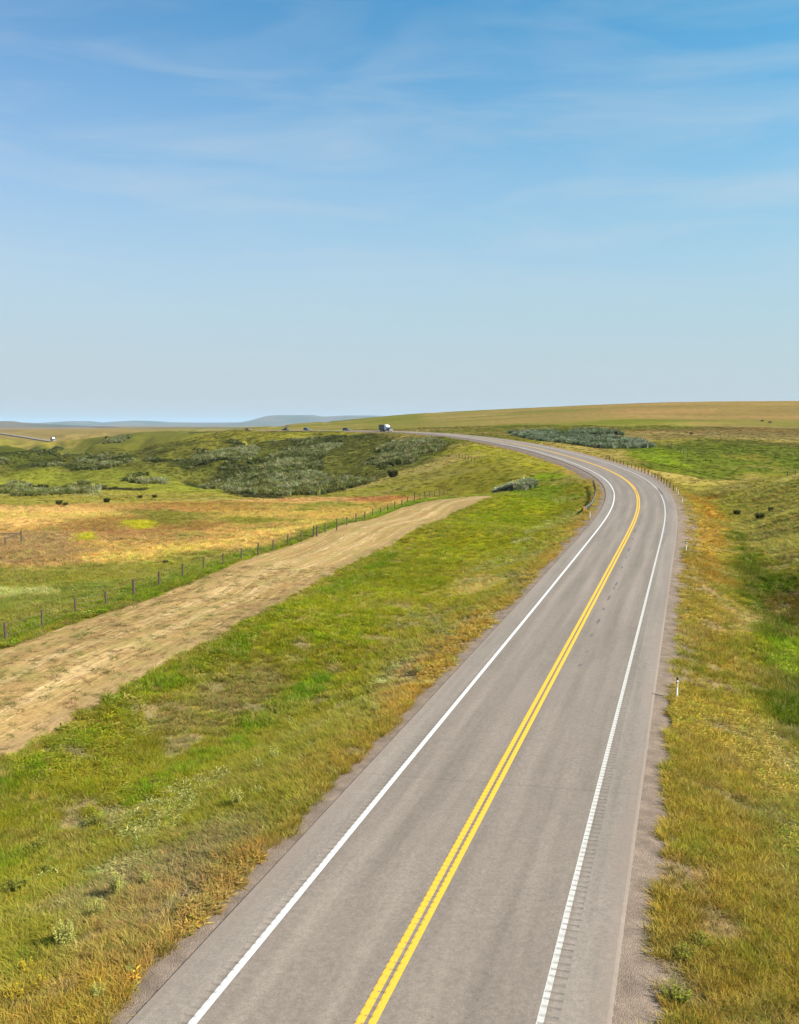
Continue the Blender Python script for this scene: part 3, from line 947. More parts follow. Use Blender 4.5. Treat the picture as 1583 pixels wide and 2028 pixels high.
def scatter(name, pts, rotz, scl, idx, col, collection, label):
    me = bpy.data.meshes.new(name)
    me.vertices.add(len(pts)); me.vertices.foreach_set('co', pts.astype(np.float32).ravel())
    tilt = rng.normal(0, .12, (len(pts), 2))
    for an, tp, arr, f in (('irot', 'FLOAT_VECTOR', np.concatenate([tilt, rotz[:, None]], 1), 'vector'), ('iscl', 'FLOAT_VECTOR', scl, 'vector'), ('iidx', 'INT', idx, 'value'), ('tcol', 'FLOAT_COLOR', rgba(col), 'color')):
        at = me.attributes.new(an, tp, 'POINT')
        at.data.foreach_set(f, np.ascontiguousarray(arr, np.int32 if tp == 'INT' else np.float32).ravel())
    o = link(bpy.data.objects.new(name, me))
    ng = bpy.data.node_groups.new(name + '_scatter', 'GeometryNodeTree')
    ng.interface.new_socket('Geometry', in_out='INPUT', socket_type='NodeSocketGeometry')
    ng.interface.new_socket('Geometry', in_out='OUTPUT', socket_type='NodeSocketGeometry')
    gi, go = ng.nodes.new('NodeGroupInput'), ng.nodes.new('NodeGroupOutput')
    ci = ng.nodes.new('GeometryNodeCollectionInfo')
    ci.inputs['Collection'].default_value = collection
    ci.inputs['Separate Children'].default_value = True
    ci.inputs['Reset Children'].default_value = True
    ip = ng.nodes.new('GeometryNodeInstanceOnPoints')
    ip.inputs['Pick Instance'].default_value = True

    def na(nm, tp):
        q = ng.nodes.new('GeometryNodeInputNamedAttribute'); q.data_type = tp
        q.inputs['Name'].default_value = nm
        return q.outputs['Attribute']
    er = ng.nodes.new('FunctionNodeEulerToRotation')
    k = ng.links.new
    k(gi.outputs[0], ip.inputs['Points']); k(ci.outputs[0], ip.inputs['Instance'])
    k(na('iidx', 'INT'), ip.inputs['Instance Index'])
    k(na('irot', 'FLOAT_VECTOR'), er.inputs[0]); k(er.outputs[0], ip.inputs['Rotation'])
    k(na('iscl', 'FLOAT_VECTOR'), ip.inputs['Scale']); k(ip.outputs[0], go.inputs[0])
    md = o.modifiers.new('scatter', 'NODES'); md.node_group = ng
    tag(o, label, None, None, 'stuff')
    return o


def sample(n, r0, r1, half=32):
    a = np.radians(rng.uniform(-half, half, n)); r_ = np.sqrt(rng.uniform(r0 * r0, r1 * r1, n))
    return r_ * np.sin(a), r_ * np.cos(a)


def off_road(x, y, sd):
    d = np.abs(sd[0]) + (fbm(x, y, 1.3, 3, 91) - .5) * .9
    lim = np.where(sd[0] < 0, 5.65, 6.0)
    m = d > lim
    return m


def vary(c, n, s=.16):
    v = np.exp(rng.normal(0, s, (n, 1))) * np.exp(rng.normal(0, .07, (n, 3)))
    return np.clip(c * v, .002, .9)


px_, ix_, sx_, cx_, rz_ = [], [], [], [], []
for n, r0, r1, k in ((62000, 15, 45, .50), (62000, 45, 95, .72), (52000, 95, 190, 1.0)):
    x, y = sample(n, r0, r1)
    sd = road_sd(x, y)
    m = off_road(x, y, sd) & (in_poly(TRACK_POLY, x, y) < .25 + 1.6 * (fbm(x, y, 1.2, 3, 93) - .5))
    x, y = x[m], y[m]; sd = (sd[0][m], sd[1][m])
    c, h, de = cover(x, y, sd)
    m = rng.random(len(x)) < de
    x, y, c, h = x[m], y[m], c[m], h[m]
    z = height(x, y)
    ns = len(x)
    hh = h * rng.uniform(.5, 1.05, ns)
    wd = np.full(ns, k * 1.25) * rng.uniform(.8, 1.3, ns)
    px_.append(np.stack([x, y, z], 1)); sx_.append(np.stack([wd, wd, hh], 1))
    weed = fbm(x, y, 5, 3, 97) > .57
    ii = rng.integers(0, 3, ns); ii[weed & (rng.random(ns) < .5)] = 3
    k1 = rng.random(ns)
    seed_ = k1 < .10
    c[seed_] = c[seed_] * .4 + srgb(206, 178, 108) * .75
    hh[seed_] *= 1.3; wd[seed_] *= .7
    lush = (k1 > .86)
    c[lush] *= np.array([.72, .98, .7])
    hh *= .7 + .6 * fbm(x, y, 1.1, 2, 103)
    pale = (ii == 3) & (sd[0][m] < -7.5) & (sd[0][m] > -14) & (rng.random(ns) < .75)
    c[pale] = srgb(196, 190, 118) * 1.25
    ix_.append(ii); cx_.append(vary(c * np.array([1.22, 1.28, 1.15]), ns, .2)); rz_.append(rng.uniform(0, 6.28, ns))
scatter('grass', np.concatenate(px_), np.concatenate(rz_), np.concatenate(sx_), np.concatenate(ix_), np.concatenate(cx_), C_GRASS, 'green and dry grass on the verges and field')

# cut stubble on the track
x, y = sample(9000, 20, 90)
m = in_poly(TRACK_POLY, x, y) > .1
x, y = x[m], y[m]
ns = len(x)
c = np.where((rng.random(ns) < .25 + .5 * (fbm(x, y, 3, 3, 99) > .6))[:, None], srgb(140, 145, 55), srgb(214, 178, 122))
scatter('stubble', np.stack([x, y, height(x, y) + .09], 1), rng.uniform(0, 6.28, ns), np.stack([rng.uniform(.6, 1.4, ns)] * 2 + [rng.uniform(.03, .13, ns)], 1), rng.integers(0, 3, ns), vary(c, ns), C_GRASS, 'cut stubble lying on the mown track')

# coarser meadow clumps farther out
x, y = sample(60000, 170, 620, 29)
sd = road_sd(x, y)
m = (np.abs(sd[0]) > 7.5) & (in_poly(TRACK_POLY, x, y) < -.5)
x, y = x[m], y[m]; sd = (sd[0][m], sd[1][m])
c, h, de = cover(x, y, sd)
ns = len(x)
sc = rng.uniform(.7, 1.5, ns) * np.interp(y, [170, 600], [.9, 1.8])
scatter('meadow', np.stack([x, y, height(x, y, sd)], 1), rng.uniform(0, 6.28, ns), np.stack([sc, sc, h * rng.uniform(.2, .6, ns)], 1), rng.integers(0, 3, ns), vary(c * 1.2, ns, .10), C_CLUMP, 'coarse meadow grass on the hills beyond the field')

# ---- brush on the hillsides: silvery and dark scrub that reads as one mass


def brush(name, pgs, n, hmin, hmax, cols, label, thresh=.0, seed=5):
    pts, cc = [], []
    for pg, k in pgs:
        pg = poly(pg)
        lo, hi = pg.min(0), pg.max(0)
        nn = int(n * k)
        x = rng.uniform(lo[0], hi[0], nn * 3); y = rng.uniform(lo[1], hi[1], nn * 3)
        q = in_poly(pg, x, y) > (fbm(x, y, 12, 3, seed) - .6) * 14
        q &= fbm(x, y * .6, 22, 4, seed + 2) > thresh
        q &= np.abs(road_sd(x, y)[0]) > 9
        x, y = x[q][:nn], y[q][:nn]
        pts.append(np.stack([x, y], 1))
    xy = np.concatenate(pts); x, y = xy.T
    ns = len(x)
    kind = fbm(x, y, 16, 4, seed + 4) + rng.normal(0, .14, ns)
    c = np.array([srgb(*q) for q in cols])
    sel = np.clip(((kind - .3) / .4 * len(cols)).astype(int), 0, len(cols) - 1)
    h = rng.uniform(hmin, hmax, ns) * (.6 + .8 * fbm(x, y, 9, 2, seed + 6))
    w = h * rng.uniform(.6, 1.05, ns)
    return scatter(name, np.stack([x, y, height(x, y) - .05], 1), rng.uniform(0, 6.28, ns), np.stack([w, w, h], 1), rng.integers(0, 3, ns), vary(c[sel] * (1.7 if name == 'scrub' else 1.45), ns, .22), C_SHRUB, label)


SHR = [(76, 82, 30), (92, 96, 40), (108, 110, 50), (122, 124, 64), (138, 138, 82), (154, 154, 108)]
brush('scrub', [([(275, 950), (335, 905), (420, 880), (560, 872), (700, 868), (860, 872), (880, 880), (820, 915), (740, 950), (640, 978), (510, 980), (400, 968), (290, 958)], 1.0),
                ([(60, 912), (90, 893), (125, 888), (140, 900), (100, 925), (70, 924)], .10), ([(135, 925), (165, 900), (205, 894), (250, 905), (235, 926), (180, 934)], .16), ([(0, 905), (40, 900), (50, 915), (0, 920)], .04), ([(210, 868), (260, 866), (250, 876), (215, 878)], .04)], 17000, .5, 1.4, SHR, 'dark and silvery scrub covering the hillsides above the creek', .47)
brush('scrub', [([(420, 958), (560, 945), (720, 948), (740, 958), (640, 980), (500, 982)], .5), ([(20, 972), (190, 966), (200, 978), (20, 984)], .3), ([(-60, 958), (30, 955), (40, 975), (-60, 982)], .3)], 2600, .6, 1.4, SHR[2:], 'pale silver scrub along the creek bank', .3, 15)
brush('thicket', [([(1010, 858), (1080, 856), (1180, 866), (1275, 878), (1280, 886), (1240, 889), (1200, 889), (1120, 880), (1060, 872)], 1.0)], 2600, .8, 1.7, [(90, 104, 60), (112, 124, 84), (136, 146, 108), (158, 166, 134)], 'grey green willow thicket beside the far side of the road', .0, 25)
brush('thicket', [([(1140, 855), (1215, 858), (1215, 862), (1140, 860)], 1.0)], 300, 1.2, 2.2, [(112, 124, 84), (136, 146, 108)], 'thin line of willows on the pasture behind the thicket', .0, 35)
brush('thicket', [([(968, 972), (1010, 965), (1060, 967), (1062, 973), (1010, 978), (970, 978)], 1.0)], 330, .7, 1.4, [(160, 164, 124), (184, 186, 150), (140, 146, 100)], 'silver shrubs at the end of the mown track', .0, 45)

# ------------------------------------------------------------------ solid shapes


class MB:
    """collects boxes, tubes and prisms into one mesh object"""

    def __init__(s):
        s.b = bmesh.new()

    def box(s, c, d, rz=0.0, taper=1.0):
        m = Matrix.Translation(c) @ Matrix.Rotation(rz, 4, 'Z')
        vs = []
        for z in (-.5, .5):
            k = taper if z > 0 else 1
            for x, y in ((-.5, -.5), (.5, -.5), (.5, .5), (-.5, .5)):
                vs.append(s.b.verts.new(m @ Vector((x * d[0] * k, y * d[1] * k, z * d[2]))))
        for f in ((3, 2, 1, 0), (4, 5, 6, 7), (0, 1, 5, 4), (1, 2, 6, 5), (2, 3, 7, 6), (3, 0, 4, 7)):
            s.b.faces.new([vs[i] for i in f])
        return s

    def tube(s, a, b, r0, r1=None, n=8):
        a, b = Vector(a), Vector(b)
        r1 = r0 if r1 is None else r1
        q = (b - a).to_track_quat('Z', 'Y')
        ra, rb = [], []
        for i in range(n):
            t_ = i * 2 * math.pi / n
            o = Vector((math.cos(t_), math.sin(t_), 0))
            ra.append(s.b.verts.new(a + q @ (o * r0))); rb.append(s.b.verts.new(b + q @ (o * r1)))
        for i in range(n):
            s.b.faces.new((ra[i], ra[(i + 1) % n], rb[(i + 1) % n], rb[i]))
        s.b.faces.new(ra[::-1]); s.b.faces.new(rb)
        return s

    def prism(s, prof, y0, y1, inset=0.0, zmid=None):
        """side profile (x, z) swept across the width; the part above zmid is drawn in"""
        def yy(z, y):
            return y * (1 - inset) if zmid is not None and z > zmid else y
        a = [s.b.verts.new((x, yy(z, y0), z)) for x, z in prof]
        b = [s.b.verts.new((x, yy(z, y1), z)) for x, z in prof]
        n = len(prof)
        for i in range(n):
            s.b.faces.new((a[i], a[(i + 1) % n], b[(i + 1) % n], b[i]))
        s.b.faces.new(a[::-1]); s.b.faces.new(b)
        return s

    def build(s, name, mat, parent=None, bevel=0.0, loc=None):
        bmesh.ops.recalc_face_normals(s.b, faces=s.b.faces)
        if bevel:
            bmesh.ops.bevel(s.b, geom=list(s.b.edges), offset=bevel, segments=2, affect='EDGES', profile=.6)
        me = bpy.data.meshes.new(name); s.b.to_mesh(me); s.b.free()
        me.materials.append(mat)
        o = link(bpy.data.objects.new(name, me), parent)
        if loc is not None:
            o.location = loc
        return o


def empty(name, loc, rz=0.0):
    o = link(bpy.data.objects.new(name, None))
    o.location = loc; o.rotation_euler = (0, 0, rz); o.empty_display_size = .3
    return o


def copy_tree(o, parent=None):
    c = o.copy(); COL.objects.link(c)
    if parent is not None:
        c.parent = parent
    for ch in [k for k in bpy.data.objects if k.parent == o]:
        copy_tree(ch, c)
    return c


# weathered wood
t = NT('weathered_wood')
v = t.n('ShaderNodeTexCoord').outputs['Object']
f = t.noise(t.n('ShaderNodeMapping', {'Vector': v, 'Scale': (9, 9, 1.2)}).outputs[0], 2.5, 6, .7)
t.bsdf(t.mix(t.rng(f, .35, .65, 0, 1), (.05, .034, .024, 1), (.13, .095, .068, 1)), .95, .1)
M_WOOD = t.m
M_WIRE = simple('fence_wire', (.25, .24, .23), .5, .4, .1, 6, .7)
M_PLASTIC = simple('white_plastic', (.62, .62, .60), .5, .35, .06)
M_BLACK = simple('black_band', (.02, .02, .022), .5, .3, .1)
M_REFL = simple('amber_reflector', (.65, .36, .02), .25, .6, .05)
M_ORANGE = simple('orange_marker', (.55, .17, .03), .5, .3, .1)
M_STEEL = simple('galvanised_steel', (.16, .15, .14), .45, .5, .2, 3, .6)

# ------------------------------------------------------------------ fences


def fence(bases, hgt, rad_, label, wires=(.35, .7, 1.05), thick=(), wr=.006):
    ps = [P(*b[:2]) for b in bases]
    o = empty('wire_fence', ps[0])
    tag(o, label, 'fence')
    tops = []
    for i, p in enumerate(ps):
        q = p - ps[0]
        h = (bases[i][2] if len(bases[i]) > 2 else hgt) * random.uniform(.94, 1.06)
        ln = Vector((random.gauss(0, .03), random.gauss(0, .03), 1)) * h
        r_ = rad_ * (1.4 if i in thick else random.uniform(.85, 1.15))
        MB().tube(q - Vector((0, 0, .3)), q + ln, r_ * 1.05, r_ * .95, 8).build('fence_post', M_WOOD, o)
        tops.append((q, ln / h))
    for wz_ in wires:
        w_ = MB()
        for (a, la), (b, lb) in zip(tops[:-1], tops[1:]):
            pa, pb = a + la * wz_ * hgt / 1.2, b + lb * wz_ * hgt / 1.2
            mid = (pa + pb) / 2 - Vector((0, 0, .03))
            w_.tube(pa, mid, wr, None, 4).tube(mid, pb, wr, None, 4)
        w_.build('wire', M_WIRE, o)
    return o


LF = [(-62, 1302), (12, 1270), (84, 1246), (151, 1216), (211, 1203), (266, 1180), (316, 1162), (362, 1145), (403, 1129), (442.5, 1120), (478.5, 1109), (511, 1099), (541.5, 1090.5), (570, 1078), (597, 1071),
      (621.5, 1064, 1.5), (627.5, 1064, 1.6), (644.6, 1055.6), (667, 1052, 1.5), (687, 1041), (705.6, 1035), (722.7, 1030), (738, 1023), (753.8, 1019), (768, 1014), (781.8, 1008), (796, 1002.5), (807.6, 998), (821, 995, 2.0),
      (832, 990), (842, 987), (851.6, 985), (861, 984), (871, 982), (880, 981)]
fence(LF, 1.3, .085, 'long wire fence on round wooden posts between the mown track and the tan field', thick=(5, 15, 16))
RF = [(1080 + a / 4.656, 900 + (b + 18) / 4.656) for a, b in [(560, 38), (595, 48), (630, 58), (660, 68), (692, 77), (725, 87), (760, 100), (795, 113), (828, 125), (860, 137), (890, 150), (920, 163), (950, 178), (985, 195), (1012, 210), (1042, 226), (1070, 243), (1095, 258), (1120, 275), (1150, 300), (1180, 325)]]
fence(RF, 1.2, .085, 'wire fence with dark posts along the outside of the road curve', thick=(16,))
fence([(1322, 884), (1330, 886), (1338, 888), (1343, 893), (1348, 896), (1354, 900), (1362, 906)], 1.5, .09, 'short wire fence climbing the bright green slope on the right')
fence([(910, 908), (916, 909), (922, 910), (928, 912), (934, 915), (940, 918)], 1.5, .09, 'short fence on top of the olive knoll left of the curve')
fence([(1560, 946), (1575, 944), (1592, 941)], 1.2, .08, 'few fence posts on the crest of the mound at the right edge')

# timber brace at the left edge of the field
pA, pB = P(11, 1083), P(43, 1076)
pC = P(-40, 1079)
o = empty('timber_brace', pA)
tag(o, 'weathered timber brace with sloping rail in the tan field at the left edge', 'fence brace')
hA, hB = Vector((0, 0, 1.15)), Vector((0, 0, 1.65))
MB().tube(Vector((0, 0, -.3)), hA, .09, .085).build('post', M_WOOD, o)
MB().tube(pB - pA - Vector((0, 0, .3)), pB - pA + hB, .10, .09).build('post', M_WOOD, o)
MB().tube(pC - pA - Vector((0, 0, .3)), pC - pA + hB, .10, .09).build('post', M_WOOD, o)
MB().tube(hA * .88, pB - pA + hB * .82, .075, .07).build('rail', M_WOOD, o)
MB().tube(pC - pA + hB * .8, pB - pA + hB * .75 + Vector((0, .12, 0)), .06, .06).build('rail', M_WOOD, o)

# ------------------------------------------------------------------ delineators and guard rail
d0 = empty('delineator_post', (0, 0, 0))
pr = MB()
pr.tube((0, 0, -.25), (0, 0, .98), .055, .05, 10).build('post', M_PLASTIC, d0)
MB().tube((0, 0, .985), (0, 0, 1.09), .056, .05, 10).build('cap', M_BLACK, d0)
MB().tube((0, 0, .82), (0, 0, .87), .058, .058, 10).build('band', M_BLACK, d0)
MB().box((0, -.058, .70), (.05, .012, .16)).build('reflector', M_REFL, d0)
first = True
for px, py, lab in [(1340, 1386, 'white black capped roadside post nearest the camera on the right verge'),
                    (1359, 1093, 'second white roadside post on the right verge just past the straight'),
                    (1351, 996, 'white roadside post on the outer verge where the bend starts'),
                    (1343, 981, 'front one of two close white posts by the fence end'),
                    (1339.5, 975, 'rear one of two close white posts by the fence end'),
                    (1151, 899, 'yellowish roadside post outside the bend near the green fence corner'),
                    (1072, 880, 'small roadside post outside the bend below the willow thicket'),
                    (993, 882, 'tiny white post on the inside edge of the far bend'),
                    (1168, 1027, 'roadside post at the near end of the guard rail')]:
    p = P(px, py)
    o = d0 if first else copy_tree(d0)
    first = False
    o.location = p
    o.rotation_euler = (R(random.uniform(-2, 2)), R(random.uniform(1, 4)), 0)
    tag(o, lab, 'delineator', 'white delineator posts along the road')

gk = [int(np.argmin(np.hypot(RC[:, 0] - P(px, py).x, RC[:, 1] - P(px, py).y))) for px, py in [(1177, 1016), (1186, 960)]]
ga, gb = gk[0], gk[1]
o = empty('guard_rail', (RC[ga, 0] + N[ga, 0] * -6.7, RC[ga, 1] + N[ga, 1] * -6.7, RC[ga, 2] - .2))
tag(o, 'low grey guard rail with orange end marker inside the bend', 'guard rail')
org = Vector(o.location)


def gp(k, off, z):
    return Vector((RC[k, 0] + N[k, 0] * off, RC[k, 1] + N[k, 1] * off, RC[k, 2] - .33 * 0 - .2 + z)) - org


w_ = bmesh.new()
prof = [(0, .32), (.07, .38), (.07, .44), (0, .50), (.07, .56), (.07, .62), (0, .68)]
rows = []
for k in range(ga, gb + 1, 2):
    flare = -max(0, 8 - (k - ga)) * .06
    rows.append([w_.verts.new(gp(k, -6.65 + flare - a, b)) for a, b in prof])
for a, b in zip(rows[:-1], rows[1:]):
    for i in range(len(prof) - 1):
        w_.faces.new((a[i], a[i + 1], b[i + 1], b[i]))
me = bpy.data.meshes.new('rail'); w_.to_mesh(me); w_.free(); me.materials.append(M_STEEL)
ro = link(bpy.data.objects.new('rail', me), o)
sm = ro.modifiers.new('thick', 'SOLIDIFY'); sm.thickness = .02
for k in range(ga + 2, gb, 4):
    MB().tube(gp(k, -6.78, -.5), gp(k, -6.78, .7), .07, .065, 8).build('post', M_WOOD, o)
MB().box(gp(ga, -7.2, .45), (.16, .04, .7)).build('end_marker', M_ORANGE, o)

# ------------------------------------------------------------------ vehicles
M_TYRE = simple('tyre_rubber', (.015, .015, .016), .85, .2)
M_GLASS = simple('dark_glass', (.02, .025, .03), .08, .6, .05)
M_LAMP = simple('lamp_lens', (.7, .7, .66), .15, .6, .05)
M_CHROME = simple('bright_metal', (.5, .5, .5), .25, .6, .1, 4, .8)


def wheels(root, xs, half, r, wide, tyre_only=False):
    for x in xs:
        for s in (-1, 1):
            w = MB().tube((x, s * (half - wide), r), (x, s * half, r), r, r, 16).build('wheel', M_TYRE, root)
            MB().tube((x, s * (half - .01), r), (x, s * (half + .012), r), r * .55, r * .5, 12).build('rim', M_CHROME, w)


def suv(paint_col, label, loc, rz, ln=4.7, hh=1.78, pickup=False):
    o = empty('parked_car' if False else 'suv_car', loc, rz)
    tag(o, label, 'car', 'cars driving along the far crest of the road')
    pm = simple('car_paint', paint_col, .3, .5, .06, 2)
    h = ln / 2
    MB().prism([(-h, .42), (-h, .95), (-h + .1, 1.02), (h - 1.25, 1.02), (h - .15, .88), (h, .72), (h, .42), (h - .4, .32), (-h + .4, .32)], -.92, .92).build('body', pm, o, .04)
    x1, x0 = (h - 1.2, -h + .12) if not pickup else (h - 1.3, -.35)
    MB().prism([(x0, 1.02), (x0 + .15, hh - .04), (x0 + .35, hh), (x1 - .85, hh), (x1 - .65, hh - .05), (x1, 1.02)], -.88, .88, .16, 1.2).build('cabin', pm, o, .03)
    for s in (-1, 1):
        ys = s * .845
        MB().prism([(x0 + .22, 1.10), (x0 + .34, hh - .16), (x1 - .78, hh - .16), (x1 - .22, 1.10)], ys - .02 * 0, ys + s * .028).build('window', M_GLASS, o)
        MB().box((h - .02, s * .65, .74), (.08, .34, .15)).build('headlight', M_LAMP, o)
    MB().box((x1 - .36, 0, 1.36), (.12, 1.34, .42)).build('windscreen', M_GLASS, o)
    MB().box((h + .01, 0, .50), (.12, 1.7, .16)).build('bumper', M_BLACK, o, .02)
    wheels(o, (-h + .85, h - .9), .93, .36, .22)
    return o


def truck(label, loc, rz):
    o = empty('cargo_truck', loc, rz)
    tag(o, label, 'truck', 'trucks with a white wind deflector on the road')
    navy = simple('navy_paint', (.025, .035, .085), .3, .5, .06, 2)
    white = simple('white_paint', (.75, .75, .74), .35, .4, .04, 2)
    grey = simple('grey_cargo_panel', (.17, .165, .15), .6, .3, .15, 2)
    MB().box((-2.3, 0, .80), (9.6, .9, .26)).build('chassis', M_BLACK, o)
    bx = MB().box((-4.35, 0, 2.45), (5.2, 2.5, 2.9)).build('cargo_box', grey, o, .05)
    rb = MB()
    for i in range(9):
        for s in (-1, 1):
            rb.box((-6.75 + i * .6, s * 1.265, 2.45), (.07, .05, 2.8))
    rb.build('rib', M_STEEL, bx)
    MB().prism([(-1.55, .95), (-1.55, 3.85), (-1.3, 3.95), (-.2, 3.75), (.75, 2.9), (1.0, 2.6), (1.0, 1.75), (.0, .95)], -1.2, 1.2).build('deflector', white, o, .06)
    MB().prism([(.0, .7), (.0, 1.70), (.95, 1.74), (1.02, 2.55), (1.3, 2.5), (1.75, 1.80), (3.25, 1.55), (3.45, 1.25), (3.45, .7)], -1.1, 1.1).build('cab', navy, o, .05)
    MB().prism([(1.30, 2.46), (1.36, 2.50), (1.80, 1.84), (1.72, 1.84)], -1.0, 1.0).build('windscreen', M_GLASS, o)
    for s in (-1, 1):
        MB().prism([(.25, 1.85), (.25, 2.48), (1.05, 2.48), (1.5, 1.85)], s * 1.2, s * 1.23).build('window', M_GLASS, o)
        MB().box((3.46, s * .85, 1.05), (.06, .3, .2)).build('headlight', M_LAMP, o)
        MB().tube((-.2, s * 1.05, 1.0), (-.2, s * 1.05, .5), .28, .28, 12).build('fuel_tank', M_CHROME, o)
    MB().box((3.50, 0, 1.15), (.06, 1.2, .6)).build('grille', M_CHROME, o)
    MB().box((3.55, 0, .58), (.16, 2.3, .3)).build('bumper', M_CHROME, o, .03)
    wheels(o, (2.4, -3.9, -5.2), 1.2, .5, .32)
    return o


def road_spot(px, py, off):
    """place on the oncoming lane where the road passes this photo column"""
    a = (px - CX) / F
    d = (RC[:, 1] * ct + (H0 - RC[:, 2]) * st)
    u_ = CX + F * RC[:, 0] / d
    v_ = CY + F * ((H0 - RC[:, 2]) * ct - RC[:, 1] * st) / d
    ok = np.where(RC[:, 1] > 400)[0]
    k = ok[np.argmin(np.abs(u_[ok] - px) + 2 * np.abs(v_[ok] - py))]
    p = RC[k, :2] + N[k] * off
    return (p[0], p[1], RC[k, 2] + BANK[k] * off + .01), math.atan2(-T[k, 1], -T[k, 0])


for px, py, colr, lab, pk in [(690, 852, (.03, .04, .07), 'dark blue car on the road behind the truck', False),
                              (613, 852, (.07, .13, .15), 'teal grey car in the middle of the line of traffic', False),
                              (571, 852, (.02, .022, .03), 'black pickup following the teal car on the crest', True),
                              (497, 852, (.16, .09, .07), 'low reddish brown car farthest left on the crest', False)]:
    l_, r_ = road_spot(px, py, -1.85)
    suv(colr, lab, l_, r_, 5.2 if pk else 4.7, 1.85 if pk else 1.78, pk)
l_, r_ = road_spot(773, 855, -1.85)
truck('large truck with grey box and white deflector leading the traffic on the bend', l_, r_)
l_, r_ = road_spot(110, 874, -1.85)
truck('distant truck with white deflector on the far left stretch of road', l_, r_)

# ------------------------------------------------------------------ cattle
M_HIDE = simple('black_hide', (.014, .012, .011), .8, .2, .3, 4)


def cow():
    """one skinned surface: barrel, neck, head, jointed legs and tail"""
    P3 = [(-.75, 0, 1.22, .34), (-.35, 0, 1.12, .40), (.1, 0, 1.08, .42), (.5, 0, 1.14, .38), (.78, 0, 1.25, .30), (1.05, 0, 1.15, .20), (1.25, 0, .95, .17), (1.42, 0, .72, .13), (1.50, 0, .55, .10)]
    E = [(i, i + 1) for i in range(8)]
    for s in (-1, 1):
        for at, ch in ((3, [(.52, s * .24, .85, .15), (.50, s * .25, .48, .085), (.53, s * .25, .06, .075)]), (0, [(-.72, s * .25, .88, .19), (-.62, s * .26, .66, .12), (-.82, s * .26, .42, .08), (-.74, s * .26, .06, .075)])):
            last = at
            for q in ch:
                P3.append(q); E.append((last, len(P3) - 1)); last = len(P3) - 1
        P3.append((1.12, s * .22, 1.16, .05)); E.append((5, len(P3) - 1))
    P3 += [(-1.02, 0, 1.25, .05), (-1.1, 0, .8, .035), (-1.1, 0, .5, .05)]
    n_ = len(P3)
    E += [(0, n_ - 3), (n_ - 3, n_ - 2), (n_ - 2, n_ - 1)]
    me = bpy.data.meshes.new('cow')
    me.from_pydata([p[:3] for p in P3], E, [])
    o = bpy.data.objects.new('cow', me); link(o)
    sk = o.modifiers.new('skin', 'SKIN')
    lay = me.skin_vertices[0] if me.skin_vertices else None
    if lay is None:
        ba = bmesh.new(); ba.from_mesh(me); ba.verts.layers.skin.verify(); ba.to_mesh(me); ba.free(); lay = me.skin_vertices[0]
    for i, p in enumerate(P3):
        lay.data[i].radius = (p[3], p[3]); lay.data[i].use_root = (i == 1)
    o.modifiers.new('sub', 'SUBSURF').levels = 1
    o.modifiers['sub'].render_levels = 2
    me.materials.append(M_HIDE)
    return o


cw = cow()
for i, (px, py, rz, lab) in enumerate([(1369, 862, .4, 'lone black cow grazing on the tan pasture, nearest of the three'),
                                       (1525, 839, 2.9, 'black cow on the right hillside, right one of the far pair'),
                                       (1510, 836, .2, 'black cow on the right hillside, left one of the far pair')]):
    o = cw if i == 0 else cw.copy()
    if i:
        COL.objects.link(o)
    o.location = P(px, py); o.rotation_euler = (0, 0, rz)
    tag(o, lab, 'cow', 'black cattle grazing on the hillside')

# ------------------------------------------------------------------ single plants and bushes
M_STEM = simple('plant_stem', (.10, .085, .045), .9, .1)


def plant_mesh(n_stem, h, spread, leaf, mat, seed, flowers=None):
    r_ = random.Random(seed)
    sv = MB(); vs, fs = [], []
    tips = []
    for i in range(n_stem):
        a = r_.uniform(0, 6.283); le = spread * math.sqrt(r_.random())
        b = Vector((math.cos(a) * le * .35, math.sin(a) * le * .35, -.05))
        hh = h * r_.uniform(.55, 1.1)
        tp = Vector((math.cos(a) * le, math.sin(a) * le, hh))
        sv.tube(b, tp, .012, .004, 4)
        tips.append(tp)
        for j in range(int(34 * hh / .6)):
            t_ = r_.uniform(.12, 1.03)
            c_ = b.lerp(tp, t_)
            az = r_.uniform(0, 6.283); L_ = leaf * r_.uniform(.6, 1.2) * (1.25 - .5 * t_); up = r_.uniform(.2, .9)
            d_ = Vector((math.cos(az), math.sin(az), up)).normalized(); s_ = d_.cross(Vector((0, 0, 1))).normalized() * L_ * .26
            k = len(vs)
            vs += [c_, c_ + d_ * L_ * .5 + s_, c_ + d_ * L_ + Vector((0, 0, -L_ * .15)), c_ + d_ * L_ * .5 - s_]
            fs.append((k, k + 1, k + 2, k + 3))
    me = bpy.data.meshes.new('leaves'); me.from_pydata(vs, [], fs); me.materials.append(mat)
    return sv, me, tips


M_SAGE = leaf_mat('pale_leaf', None, (.52, .51, .13), .45)
M_LGREEN = leaf_mat('green_leaf', None, (.25, .26, .03))
M_DGREEN = leaf_mat('dark_leaf', None, (.12, .125, .035))
M_FLOW = leaf_mat('yellow_flower', None, (.55, .40, .02))
VAR = []
for k in range(3):
    VAR.append(plant_mesh(30, .80, .34, .085, M_SAGE, 200 + k))
stems = []
for sv, me, tips in VAR:
    o = sv.build('stems', M_STEM)
    stems.append(o.data); bpy.data.objects.remove(o)


def plant(name, px, py, sc, k, label, cat, group=None, leaves=None):
    p = P(px, py)
    o = empty(name, p - Vector((0, 0, .03)), random.uniform(0, 6))
    sc = sc * (.82 if name == 'leafy_weed' else 1)
    o.scale = (sc, sc, sc * random.uniform(.9, 1.1))
    tag(o, label, cat, group)
    link(bpy.data.objects.new('stems', stems[k] if leaves is None else leaves[1]), o)
    link(bpy.data.objects.new('leaves', VAR[k][1] if leaves is None else leaves[0]), o)
    return o


